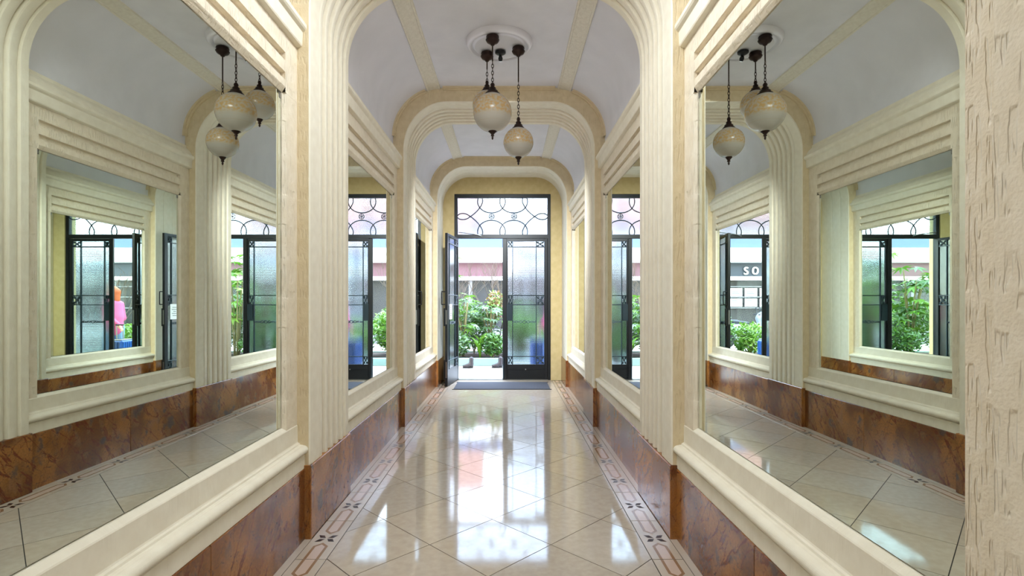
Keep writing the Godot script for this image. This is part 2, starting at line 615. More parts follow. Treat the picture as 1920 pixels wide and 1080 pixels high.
# one marble slab at the foot of a wall, its grain taken from its own place in the stone
func marble(parent: Node, side: float, from: float, to: float, half: float, high: float) -> void:
	var st := tool()
	var u0 := rng.randf_range(0.0, 3.0)
	var v0 := rng.randf_range(0.0, 0.5)
	var lo := pt(half, 0.0, to)
	var hi := pt(half + 0.06, high, from)
	var c := 0.004
	var b := Vector3(hi.x, hi.y, hi.z)
	var faces := [
		[Vector3(lo.x, 0, lo.z + c), Vector3(lo.x, 0, b.z - c), Vector3(lo.x, high - c, b.z - c), Vector3(lo.x, high - c, lo.z + c)],
		[Vector3(lo.x, high - c, lo.z + c), Vector3(lo.x, high - c, b.z - c), Vector3(lo.x + c, high, b.z - c), Vector3(lo.x + c, high, lo.z + c)],
		[Vector3(lo.x + c, high, lo.z), Vector3(lo.x + c, high, b.z), Vector3(b.x, high, b.z), Vector3(b.x, high, lo.z)],
		[Vector3(lo.x, 0, b.z - c), Vector3(lo.x + c, 0, b.z), Vector3(lo.x + c, high, b.z), Vector3(lo.x, high - c, b.z - c)],
		[Vector3(lo.x + c, 0, b.z), Vector3(b.x, 0, b.z), Vector3(b.x, high, b.z), Vector3(lo.x + c, high, b.z)],
		[Vector3(lo.x + c, 0, lo.z), Vector3(lo.x, 0, lo.z + c), Vector3(lo.x, high - c, lo.z + c), Vector3(lo.x + c, high, lo.z)],
		[Vector3(b.x, 0, lo.z), Vector3(lo.x + c, 0, lo.z), Vector3(lo.x + c, high, lo.z), Vector3(b.x, high, lo.z)]]
	st.set_smooth_group(-1)
	for f in faces:
		for e in ([0, 2, 1, 0, 3, 2] if side > 0 else [0, 1, 2, 0, 2, 3]):
			var p: Vector3 = f[e]
			st.set_uv(Vector2((u0 - p.z * side * 0.9 + (p.x - lo.x) * 2.0) / 4.0, (v0 + p.y) / 1.0))
			st.add_vertex(Vector3(p.x * side, p.y, p.z))
	done(st, "marble_slab", M["marble"], parent)

func make_bay(wall: Node3D, side: float, k: int) -> void:
	var from := ARCH_FROM + PITCH * (k - 1) + ARCH_LONG
	var to := ARCH_FROM + PITCH * k
	var edge := 0.16
	# marble at the foot, two slabs
	var cut := lerpf(from, to, 0.52)
	marble(wall, side, from, cut - 0.0008, 1.11, 0.42)
	marble(wall, side, cut + 0.0008, to, 1.11, 0.42)
	# sill moulding
	var p := [Vector2(1.20, 0.42), Vector2(1.116, 0.42), Vector2(1.113, 0.424), Vector2(1.113, 0.500), Vector2(1.122, 0.506)]
	p.append_array(arc(Vector2(1.124, 0.533), Vector2(0.032, 0.026), -PI * 0.5, -PI * 1.5, 14))
	p.append_array([Vector2(1.128, 0.561), Vector2(1.140, 0.562), Vector2(1.143, 0.570), Vector2(1.152, 0.574), Vector2(1.155, 0.580), Vector2(1.157, 0.676), Vector2(1.160, 0.681), Vector2(1.180, 0.698), Vector2(1.2, 0.700)])
	var st := tool()
	extrude(st, p, from, to, side)
	done(st, "sill_moulding", M["moulding"], wall)
	# uprights beside the mirror
	for s in [[from, from + edge], [to, to - edge]]:
		st = tool()
		st.set_smooth_group(-1)
		var prof := [Vector2(s[0], WALL_HALF), Vector2(s[1] - 0.014 * signf(s[1] - s[0]), WALL_HALF), Vector2(s[1], WALL_HALF + 0.02), Vector2(s[1], WALL_HALF + 0.04)]
		for j in 3:
			var a: Vector2 = prof[j]
			var b: Vector2 = prof[j + 1]
			var v := [pt(a.y * side, 0.66, a.x), pt(b.y * side, 0.66, b.x), pt(b.y * side, 2.605, b.x), pt(a.y * side, 2.605, a.x)]
			if side * signf(s[1] - s[0]) > 0:
				quad(st, v[3], v[2], v[1], v[0])
			else:
				quad(st, v[0], v[1], v[2], v[3])
		done(st, "mirror_surround", M["plaster"], wall)
	# frieze over the mirror with two sunk lines that stop short of the arches, and the cornice
	var low := [Vector2(1.20, 2.604), Vector2(1.180, 2.606), Vector2(1.163, 2.630), Vector2(WALL_HALF, 2.636)]
	var g1 := [Vector2(WALL_HALF, 2.676), Vector2(1.186, 2.680), Vector2(1.186, 2.716), Vector2(WALL_HALF, 2.720)]
	var g2 := [Vector2(WALL_HALF, 2.786), Vector2(1.188, 2.790), Vector2(1.188, 2.828), Vector2(WALL_HALF, 2.832)]
	var high := [Vector2(WALL_HALF, 2.936)]
	st = tool()
	extrude(st, low + g1 + g2 + high, from + edge, to - edge, side)
	for s in [[from, from + edge], [to - edge, to]]:
		extrude(st, [Vector2(1.20, 2.604), Vector2(WALL_HALF, 2.606), high[0]], s[0], s[1], side)
		var z: float = s[1] if s[0] == from else s[0]
		for g in [g1, g2]:
			var v := [pt(g[0].x * side, g[0].y, z), pt(g[1].x * side, g[1].y, z), pt(g[2].x * side, g[2].y, z), pt(g[3].x * side, g[3].y, z)]
			quad(st, v[0], v[1], v[2], v[3])
	done(st, "frieze", M["plaster"], wall)
	var crown := [Vector2(WALL_HALF, 2.936), Vector2(1.150, 2.938), Vector2(1.132, 2.944), Vector2(1.128, 2.952), Vector2(1.124, 3.028), Vector2(1.108, 3.040), Vector2(1.101, 3.050), Vector2(1.101, 3.072), Vector2(1.107, 3.080), Vector2(1.122, 3.084), Vector2(1.128, 3.096), Vector2(1.150, 3.135), Vector2(1.178, 3.165), Vector2(1.192, 3.175), Vector2(1.195, 3.205), Vector2(1.215, 3.21)]
	st = tool()
	extrude(st, crown, from, to, side)
	done(st, "cornice", M["moulding"], wall)

func make_vault(ceiling: Node3D, from: float, to: float) -> void:
	var o := outline(1.207, 3.19, 3.86, Vector2(0.57, 0.56))
	var st := tool()
	sweep(st, o[0], o[1], [Vector2(from, 0), Vector2(to, 0)])
	done(st, "vault", M["ceiling"], ceiling, false)
	# the stippled bands that run along the vault, edged with fillets
	var line: Array = o[0]
	var out: Array = o[1]
	for side in [-1.0, 1.0]:
		var lift := [0.0, -0.016, -0.016, -0.009, -0.009, -0.009, -0.016, -0.016, 0.0]
		var stb := tool()
		stb.set_smooth_group(-1)
		# a denser outline across the band, each point lifted off the vault
		var cross := []
		var share := [0.0, 0.02, 0.12, 0.15, 0.5, 0.85, 0.88, 0.98, 1.0]
		for i in 9:
			var a := deg_to_rad(lerpf(87.0, 71.0, share[i]))
			var p: Vector2 = Vector2(0.637 + cos(a) * 0.57, 3.30 + sin(a) * 0.56) + Vector2(cos(a), sin(a)) * lift[i]
			cross.append(p)
		for i in 8:
			var a: Vector2 = cross[i]
			var b: Vector2 = cross[i + 1]
			var v := [pt(a.x * side, a.y, from), pt(a.x * side, a.y, to), pt(b.x * side, b.y, to), pt(b.x * side, b.y, from)]
			if side > 0:
				quad(stb, v[0], v[1], v[2], v[3])
			else:
				quad(stb, v[3], v[2], v[1], v[0])
		done(stb, "ceiling_band", M["stipple"], ceiling)
	# double fillet where the vault meets the arches
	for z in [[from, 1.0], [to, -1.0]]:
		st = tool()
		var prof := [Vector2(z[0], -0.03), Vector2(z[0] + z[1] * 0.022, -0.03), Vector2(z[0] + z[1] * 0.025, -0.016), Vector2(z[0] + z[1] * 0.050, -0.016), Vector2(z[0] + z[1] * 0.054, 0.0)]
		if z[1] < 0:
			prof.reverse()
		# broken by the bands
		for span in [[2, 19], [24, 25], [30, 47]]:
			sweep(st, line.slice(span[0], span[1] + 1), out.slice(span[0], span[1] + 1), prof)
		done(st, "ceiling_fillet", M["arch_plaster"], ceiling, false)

func make_floor() -> void:
	var floor_ := base("floor")
	tag(floor_, "polished cream stone floor laid in diamonds with patterned borders", "floor", "", "structure")
	add_box("grout_bed", M["grout"], floor_, pt(-1.3, -0.2, -2.6), pt(1.3, -0.003, DOOR_AT - 0.04))
	var step := sqrt(0.5)
	var gap := 0.0034
	var inner := 0.893
	var far := DOOR_AT - 0.05
	var frame := PackedVector2Array([Vector2(-inner, -2.4), Vector2(inner, -2.4), Vector2(inner, far), Vector2(-inner, far)])
	var made := {}
	for j in range(-16, 22):
		for i in range(-2, 3):
			for odd in 2:
				var c := Vector2(i * step + odd * step / 2, 3.02 + j * step + odd * step / 2)
				var d := step / 2 - gap
				var poly := PackedVector2Array([c + Vector2(0, -d), c + Vector2(d, 0), c + Vector2(0, d), c + Vector2(-d, 0)])
				var got := Geometry2D.intersect_polygons(poly, frame)
				if got.is_empty() or got[0].size() < 3:
					continue
				floor_piece(floor_, got[0], M["tile_%d" % rng.randi_range(0, 2)], "floor_tile")
	# borders: cut stone tiles with a flower in the middle and half a long hexagon at each end
	var petal := tool()
	petal.set_smooth_group(-1)
	for s in [Vector2(1, 1), Vector2(-1, 1), Vector2(-1, -1), Vector2(1, -1)]:
		var q := [Vector2(0.006, 0.005), Vector2(0.040, 0.008), Vector2(0.058, 0.043), Vector2(0.024, 0.040)]
		if s.x * s.y > 0:
			q.reverse()
		quad(petal, Vector3(q[0].x * s.x, 0.0006, q[0].y * s.y), Vector3(q[1].x * s.x, 0.0006, q[1].y * s.y), Vector3(q[2].x * s.x, 0.0006, q[2].y * s.y), Vector3(q[3].x * s.x, 0.0006, q[3].y * s.y))
	petal.generate_normals()
	var petal_mesh := petal.commit()
	var band := tool()
	band.set_smooth_group(-1)
	var fill := tool()
	fill.set_smooth_group(-1)
	for e in [-1.0, 1.0]:
		# half hexagon open at the joint: point towards the flower
		var outer := [Vector2(0.043, 0.249), Vector2(0.043, 0.098), Vector2(0.0, 0.056), Vector2(-0.043, 0.098), Vector2(-0.043, 0.249)]
		var inset := [Vector2(0.027, 0.249), Vector2(0.027, 0.105), Vector2(0.0, 0.078), Vector2(-0.027, 0.105), Vector2(-0.027, 0.249)]
		for i in 4:
			var v := [outer[i], outer[i + 1], inset[i + 1], inset[i]]
			if e > 0:
				v.reverse()
			quad(band, Vector3(v[0].x, 0.0006, v[0].y * e), Vector3(v[1].x, 0.0006, v[1].y * e), Vector3(v[2].x, 0.0006, v[2].y * e), Vector3(v[3].x, 0.0006, v[3].y * e))
		for i in [1, 2]:
			var v := [inset[i], inset[i + 1], Vector2(0, 0.249)]
			if e < 0:
				v.reverse()
			tri(fill, Vector3(v[0].x, 0.0005, v[0].y * e), Vector3(v[2].x, 0.0005, v[2].y * e), Vector3(v[1].x, 0.0005, v[1].y * e))
		for i in [0, 3]:
			var v := [inset[i], inset[i + 1], Vector2(0, 0.249)]
			if e < 0:
				v.reverse()
			tri(fill, Vector3(v[0].x, 0.0005, v[0].y * e), Vector3(v[2].x, 0.0005, v[2].y * e), Vector3(v[1].x, 0.0005, v[1].y * e))
	band.generate_normals()
	fill.generate_normals()
	var band_mesh := band.commit()
	var fill_mesh := fill.commit()
	var whole := box_mesh(Vector3(-0.0840, -0.01, -0.2490), Vector3(0.0840, 0, 0.2490), 0.0008)
	for side in [-1.0, 1.0]:
		for n in range(-9, 13):
			var z := 3.1 + 0.503 * n
			if z + 0.25 > far + 0.05:
				continue
			var t := put(whole, "border_tile", M["border_stone"], floor_)
			t.position = pt(side * 0.9825, 0.0, z)
			put(petal_mesh, "flower_inlay", M["border_petal"], t)
			put(band_mesh, "hexagon_inlay", M["border_band"], t)
			put(fill_mesh, "hexagon_fill", M["border_fill"], t)
		for k in range(0, 5):
			var from := ARCH_FROM + PITCH * (k - 1) + ARCH_LONG
			add_box("edge_strip", M["border_stone"], floor_, pt(side * 1.0695, -0.01, from), pt(side * 1.12, 0.0, from + PITCH - ARCH_LONG))

func floor_piece(parent: Node, poly: PackedVector2Array, m: Material, called: String) -> void:
	var st := tool()
	st.set_smooth_group(-1)
	var n := poly.size()
	var c := Vector2.ZERO
	for p in poly:
		c += p / n
	var area := 0.0
	for i in n:
		area += poly[i].cross(poly[(i + 1) % n])
	for i in n:
		var a: Vector2 = poly[i] - c
		var b: Vector2 = poly[(i + 1) % n] - c
		if area < 0:
			var s := a
			a = b
			b = s
		tri(st, Vector3(0, 0, 0), Vector3(a.x, 0, -a.y), Vector3(b.x, 0, -b.y))
		quad(st, Vector3(a.x, -0.006, -a.y), Vector3(b.x, -0.006, -b.y), Vector3(b.x, 0, -b.y), Vector3(a.x, 0, -a.y))
	var o := done(st, called, m, parent)
	o.position = pt(c.x, 0.0, c.y)

func make_mirror(side: float, k: int, label: String) -> void:
	var from := ARCH_FROM + PITCH * (k - 1) + ARCH_LONG + 0.16
	var to := ARCH_FROM + PITCH * k - 0.16
	var mid := (from + to) / 2
	var root := base("wall_mirror", pt(side * MIRROR_HALF, 0.70, mid))
	tag(root, label, "mirror", "tall mirrors set into the hall walls")
	var l := (to - from) / 2
	add_box("backing", M["mirror_back"], root, Vector3(side * 0.007, 0.0, -l), Vector3(side * 0.02, 1.906, l))
	add_box("mirror_glass", M["mirror"], root, Vector3(0.0, 0.004, -l + 0.004), Vector3(side * 0.0065, 1.902, l - 0.004))
	for e in [-1.0, 1.0]:
		add_box("corner_clip", M["steel"], root, Vector3(side * -0.002, 1.868, e * (l - 0.004)), Vector3(side * 0.003, 1.902, e * (l - 0.026)))

# ------------------------------------------------------------------ door
func bar(st: SurfaceTool, a: Vector2, b: Vector2, wide: float, z0: float, z1: float) -> void:
	var lo := a.min(b) - Vector2(wide / 2, wide / 2)
	var hi := a.max(b) + Vector2(wide / 2, wide / 2)
	if absf(a.x - b.x) > absf(a.y - b.y):
		lo.x = minf(a.x, b.x)
		hi.x = maxf(a.x, b.x)
	else:
		lo.y = minf(a.y, b.y)
		hi.y = maxf(a.y, b.y)
	box(st, Vector3(lo.x, lo.y, z0), Vector3(hi.x, hi.y, z1), 0.002)

func reeded(x0: float, x1: float, y0: float, y1: float) -> Mesh:
	var st := tool()
	var reeds := int((y1 - y0) / 0.02)
	var seg := 6
	var pts := []
	for i in reeds * seg + 1:
		var t := float(i) / seg
		pts.append(Vector2(y0 + (y1 - y0) * t / reeds, 0.0035 + 0.0006 * cos(TAU * t)))
	st.set_smooth_group(1)
	for i in pts.size() - 1:
		var a: Vector2 = pts[i]
		var b: Vector2 = pts[i + 1]
		quad(st, Vector3(x0, a.x, a.y), Vector3(x1, a.x, a.y), Vector3(x1, b.x, b.y), Vector3(x0, b.x, b.y))
	st.set_smooth_group(-1)
	quad(st, Vector3(x1, y0, -0.003), Vector3(x0, y0, -0.003), Vector3(x0, y1, -0.003), Vector3(x1, y1, -0.003))
	quad(st, Vector3(x0, y0, -0.003), Vector3(x1, y0, -0.003), Vector3(x1, y0, pts[0].y), Vector3(x0, y0, pts[0].y))
	quad(st, Vector3(x0, y1, pts[0].y), Vector3(x1, y1, pts[0].y), Vector3(x1, y1, -0.003), Vector3(x0, y1, -0.003))
	for x in [x0, x1]:
		for i in pts.size() - 1:
			var v := [Vector3(x, pts[i].x, -0.003), Vector3(x, pts[i].x, pts[i].y), Vector3(x, pts[i + 1].x, pts[i + 1].y), Vector3(x, pts[i + 1].x, -0.003)]
			if x == x0:
				quad(st, v[0], v[1], v[2], v[3])
			else:
				quad(st, v[3], v[2], v[1], v[0])
	st.generate_normals()
	return st.commit()

# a door leaf in its own axes: hinge at x = 0, leaf towards +x, +z is the room side
func make_leaf(root: Node3D, wide: float) -> void:
	var high := 2.585
	var st := tool()
	box(st, Vector3(0, 0.012, -0.022), Vector3(0.058, high, 0.022), 0.004)
	box(st, Vector3(wide - 0.075, 0.012, -0.022), Vector3(wide, high, 0.022), 0.004)
	box(st, Vector3(0.05, high - 0.045, -0.02), Vector3(wide - 0.07, high, 0.02), 0.003)
	done(st, "leaf_frame", M["iron"], root)
	var panel := add_box("kick_panel", M["iron"], root, Vector3(0.05, 0.012, -0.018), Vector3(wide - 0.07, 0.285, 0.018), 0.003)
	add_box("panel_rib", M["iron"], panel, Vector3(0.06, 0.188, 0.018), Vector3(wide - 0.08, 0.198, 0.024), 0.002)
	var boss := tool()
	lathe(boss, [Vector2(0.012, -0.005), Vector2(0.012, 0.005), Vector2(0.006, 0.009), Vector2(0, 0.010)], 12)
	var bo := done(boss, "panel_boss", M["steel"], panel)
	bo.rotation.x = PI / 2
	bo.position = Vector3(wide / 2, 0.193, 0.024)
	put(reeded(0.056, wide - 0.073, 0.283, high - 0.043), "reeded_pane", M["reeded_glass"], root)
	var x0 := 0.058
	var x1 := wide - 0.075
	var xs := [x0 + 0.147, x1 - 0.088]
	var ys := [0.43, 1.375, 1.545, 2.435]
	for x in xs:
		st = tool()
		bar(st, Vector2(x, 0.28), Vector2(x, high - 0.04), 0.014, -0.019, 0.02)
		done(st, "glazing_bar", M["iron_bar"], root)
	for y in ys:
		st = tool()
		bar(st, Vector2(x0, y), Vector2(x1, y), 0.014, -0.0195, 0.0205)
		done(st, "glazing_bar", M["iron_bar"], root)
	# crossed flower ornaments in the corner squares
	for sq in [[x0, xs[0], ys[3], high - 0.045], [xs[1], x1, ys[3], high - 0.045], [x0, xs[0], ys[1], ys[2]], [xs[1], x1, ys[1], ys[2]], [x0, xs[0], 0.285, ys[0]], [xs[1], x1, 0.285, ys[0]]]:
		var c := Vector3((sq[0] + sq[1]) / 2, (sq[2] + sq[3]) / 2, 0.014)
		var hw: float = (sq[1] - sq[0]) / 2 - 0.008
		var hh: float = (sq[3] - sq[2]) / 2 - 0.008
		st = tool()
		for e in 8:
			var s: Array = [[1, 1], [-1, 1], [-1, -1], [1, -1]][e % 4]
			c.z = 0.014 if e < 4 else -0.013
			tube(st, spline([c + Vector3(s[0] * hw, s[1] * hh * 0.65, 0), c + Vector3(s[0] * hw * 0.45, s[1] * hh * 0.38, 0), c + Vector3(s[0] * hw * 0.5, s[1] * hh, 0)], 4), 0.006, 6)
			tube(st, [c, c + Vector3(s[0] * hw, s[1] * hh, 0)], [0.004, 0.008], 6)
		for e in [0.014, -0.013]:
			var ring := []
			for i in 12:
				ring.append(Vector3(c.x, c.y, e) + Vector3(cos(TAU * i / 12), sin(TAU * i / 12), 0) * minf(hw, hh) * 0.36)
			tube(st, ring, 0.005, 6, true)
		done(st, "corner_ornament", M["iron_bar"], root)
	# twisted chain ornament
	st = tool()
	var y := 1.065
	var a: float = xs[0]
	var b: float = xs[1]
	var mid := (a + b) / 2
	for s in [-1.0, 1.0]:
		var line := []
		for i in 33:
			var t := i / 32.0
			var amp := 0.028 * pow(sin(PI * t), 1.0) if absf(t - 0.5) < 0.17 else 0.016
			line.append(Vector3(lerpf(a, b, t), y + s * amp * cos(PI * (t - 0.5) * 6.0), 0.016 + 0.004 * s))
		tube(st, line, 0.005, 6)
		for i in line.size():
			line[i].z = -0.013 - 0.002 * s
		tube(st, line, 0.005, 6)
	done(st, "chain_ornament", M["iron_bar"], root)

func make_door() -> void:
	var frame := base("door_1", pt(0, 0, DOOR_AT))
	tag(frame, "black iron street door frame with reeded glass transom of interlaced circles", "door frame", "", "structure")
	var st := tool()
	for s in [-1.0, 1.0]:
		box(st, Vector3(s * 0.88, 0, -0.05), Vector3(s * 0.822, 3.40, 0.03), 0.004)
	box(st, Vector3(-0.83, 3.335, -0.05), Vector3(0.83, 3.40, 0.03), 0.004)
	done(st, "jambs_and_head", M["iron"], frame)
	add_box("transom_rail", M["iron"], frame, Vector3(-0.83, 2.59, -0.05), Vector3(0.83, 2.662, 0.03), 0.004)
	add_box("threshold", M["steel"], frame, Vector3(-0.83, 0.0, -0.06), Vector3(0.83, 0.012, 0.05), 0.003)
	put(reeded(-0.825, 0.825, 2.66, 3.338), "transom_pane", M["reeded_glass"], frame)
	var sp := func(u: float, v: float) -> Vector3:
		return Vector3((850.0 + u / 10.1 - 953.0) / 971.0 * 9.5 + 0.105, 1.41 + (568.0 - (355.0 + v / 10.1)) * 9.5 / 971.0, 0.016)
	for cx in [722.0, 1142.0]:
		for v in [[235.0, 1.0], [803.0, -1.0]]:
			st = tool()
			var line := []
			for i in 25:
				var g := lerpf(-0.29, PI + 0.29, i / 24.0)
				line.append(sp.call(cx - cos(g) * 262.0, v[0] + v[1] * sin(g) * 214.0))
			tube(st, line, 0.010, 6)
			done(st, "circle_ornament", M["iron_bar"], frame)
	for s in [-1.0, 1.0]:
		for v in [-1.0, 1.0]:
			st = tool()
			var pts := []
			for e in [[548, 345], [556, 300], [545, 245], [500, 165], [420, 75], [325, 0], [250, -45], [180, -58], [120, -48], [85, -20]]:
				var u: float = e[0]
				if s > 0:
					u = 1864.0 - u
				pts.append(sp.call(u, 518.0 - v * e[1]))
			tube(st, spline(pts, 4), 0.010, 6)
			done(st, "loop_ornament", M["iron_bar"], frame)
	for u in [725.0, 1150.0]:
		st = tool()
		var c: Vector3 = sp.call(u, 516.0)
		var ring := []
		for i in 16:
			ring.append(c + Vector3(cos(TAU * i / 16), sin(TAU * i / 16), 0) * 0.048)
		tube(st, ring, 0.007, 6, true)
		for i in 6:
			var d := Vector3(cos(TAU * i / 6 + 0.3), sin(TAU * i / 6 + 0.3), 0)
			var e := Vector3(-d.y, d.x, 0)
			tube(st, spline([c, c + d * 0.022 + e * 0.010, c + d * 0.044], 3), [0.005, 0.005, 0.006, 0.007, 0.006, 0.005, 0.004], 6)
		done(st, "rosette", M["iron_bar"], frame)
	# closer arm along the rail
	st = tool()
	tube(st, [Vector3(-0.80, 2.70, 0.05), Vector3(-0.46, 2.655, 0.06), Vector3(-0.38, 2.63, 0.05)], 0.008, 6)
	done(st, "closer_arm", M["steel"], frame)
	# closed leaf, hinged at the wall far from the open one
	var closed := base("door_2", pt(0.822, 0, DOOR_AT))
	tag(closed, "closed black iron door leaf with reeded glass and lock box", "door", "", "structure")
	closed.scale = Vector3(-1, 1, 1)
	make_leaf(closed, 0.80)
	add_box("meeting_stile", M["iron"], closed, Vector3(0.745, 0.012, 0.018), Vector3(0.822, 2.585, 0.050), 0.006)
	add_box("lock_box", M["iron_bar"], closed, Vector3(0.645, 1.085, 0.010), Vector3(0.75, 1.39, 0.042), 0.005)
	st = tool()
	tube(st, [Vector3(0.80, 0.03, 0.056), Vector3(0.80, 0.42, 0.056)], 0.012, 8)
	tube(st, [Vector3(0.80, 0.24, 0.056), Vector3(0.80, 0.30, 0.056)], 0.018, 8)
	done(st, "floor_bolt", M["iron_bar"], closed)
	# open leaf, swung into the hall
	var open := base("door_3", pt(-0.822, 0, DOOR_AT - 0.03), deg_to_rad(-98.0))
	tag(open, "open black iron door leaf swung into the hall with bow handle", "door", "", "structure")
	make_leaf(open, 0.80)
	st = tool()
	tube(st, spline([Vector3(0.775, 1.60, 0.02), Vector3(0.78, 1.60, 0.075), Vector3(0.78, 1.585, 0.088), Vector3(0.78, 1.40, 0.088), Vector3(0.78, 1.385, 0.075), Vector3(0.775, 1.385, 0.02)], 3), 0.008, 8)
	done(st, "bow_handle", M["iron"], open)
	for y in [[1.02, 1.32], [0.12, 0.45]]:
		add_box("lock_box", M["iron"], open, Vector3(0.72, y[0], 0.022), Vector3(0.79, y[1], 0.05), 0.004)
		add_box("strike_plate", M["steel"], open, Vector3(0.798, y[0] + 0.03, -0.010), Vector3(0.803, y[1] - 0.03, 0.012), 0.001)

# ------------------------------------------------------------------ lamps and things in the hall
func make_pendant(x: float, ahead: float, globe_y: float, r: float, label: String) -> void:
	var top := 3.80
	var root := base("pendant_lamp", pt(x, 0, ahead))
	tag(root, label, "pendant lamp", "globe pendants hanging from the ceiling rose")
	var st := tool()
	lathe(st, [Vector2(0, top - 0.085), Vector2(0.016, top - 0.082), Vector2(0.022, top - 0.07), Vector2(0.05, top - 0.055), Vector2(0.062, top - 0.035), Vector2(0.052, top - 0.022), Vector2(0.058, top - 0.010), Vector2(0.055, top), Vector2(0, top)], 20)
	done(st, "canopy", M["bronze"], root)
	var cap := globe_y + r * 0.96
	st = tool()
	lathe(st, [Vector2(r * 0.36, cap - 0.012), Vector2(r * 0.40, cap + 0.002), Vector2(r * 0.30, cap + 0.014), Vector2(r * 0.27, cap + 0.03), Vector2(r * 0.17, cap + 0.04), Vector2(r * 0.18, cap + 0.055), Vector2(r * 0.10, cap + 0.065), Vector2(r * 0.12, cap + 0.085), Vector2(0.012, cap + 0.10), Vector2(0, cap + 0.10)], 20)
	done(st, "globe_cap", M["bronze"], root)
	# short rod, then chain
	st = tool()
	var rod := lerpf(top - 0.08, cap + 0.10, 0.42)
	tube(st, [Vector3(0, top - 0.08, 0), Vector3(0, rod, 0)], 0.006, 8)
	done(st, "rod", M["bronze"], root)
	st = tool()
	var y := rod
	var k := 0
	while y > cap + 0.095:
		var ring := []
		for i in 12:
			var g := TAU * i / 12
			var v := Vector3(cos(g) * 0.009, sin(g) * 0.020, 0)
			ring.append(Vector3(0, y - 0.014, 0) + (v if k % 2 else Vector3(0, v.y, v.x)))
		tube(st, ring, 0.0032, 5, true)
		y -= 0.031
		k += 1
	done(st, "chain", M["bronze"], root)
	st = tool()
	var prof := []
	for i in 33:
		var a := lerpf(-PI / 2 + 0.16, PI / 2 - 0.34, i / 32.0)
		var rr := cos(a) * r
		if i > 6 and i < 14 and i % 2 == 0:
			rr *= 0.994
		prof.append(Vector2(rr, globe_y + sin(a) * r))
	lathe(st, prof, 40)
	done(st, "glass_globe", M["globe_glass"], root)
	var l := OmniLight3D.new()  # added fill light; the globe itself hangs unlit
	l.name = "globe_fill_light"
	l.light_energy = PENDANT_FILL
	l.light_color = Color(0.96, 0.97, 1.0)
	l.light_size = r * 0.8
	l.omni_range = 30.0
	l.omni_attenuation = 2.0
	l.shadow_enabled = true
	root.add_child(l)
	l.position = Vector3(0, globe_y, 0)
	var b := globe_y - r * 0.985
	st = tool()
	lathe(st, [Vector2(0, b - 0.075), Vector2(0.006, b - 0.070), Vector2(0.010, b - 0.055), Vector2(0.006, b - 0.048), Vector2(0.016, b - 0.038), Vector2(0.012, b - 0.026), Vector2(0.024, b - 0.012), Vector2(r * 0.22, b - 0.002), Vector2(r * 0.24, b + 0.010), Vector2(0, b + 0.014)], 16)
	done(st, "finial", M["bronze"], root)

# unseen ceiling lamp added above the lens to fill the hall
func make_added_lamp(ahead: float, label: String) -> void:
	var root := base("added_ceiling_lamp", pt(0, 3.86, ahead))
	tag(root, label, "ceiling lamp", "added unseen fill lamps")
	add_box("added_lamp_frame", M["white_board"], root, Vector3(-0.44, -0.05, -0.64), Vector3(0.44, 0.0, 0.64), 0.01)
	add_box("added_lamp_diffuser", M["fill_glow"], root, Vector3(-0.40, -0.056, -0.60), Vector3(0.40, -0.045, 0.60))
	var l := AreaLight3D.new()
	l.name = "lamp_fill_light"
	l.area_size = Vector2(0.8, 1.2)
	l.area_normalize_energy = true
	l.light_energy = CEILING_FILL
	l.light_color = Color(0.93, 0.97, 1.0)
	l.shadow_enabled = true
	l.area_range = 30.0
	root.add_child(l)
	l.position = Vector3(0, -0.06, 0)
	l.rotation.x = -PI / 2

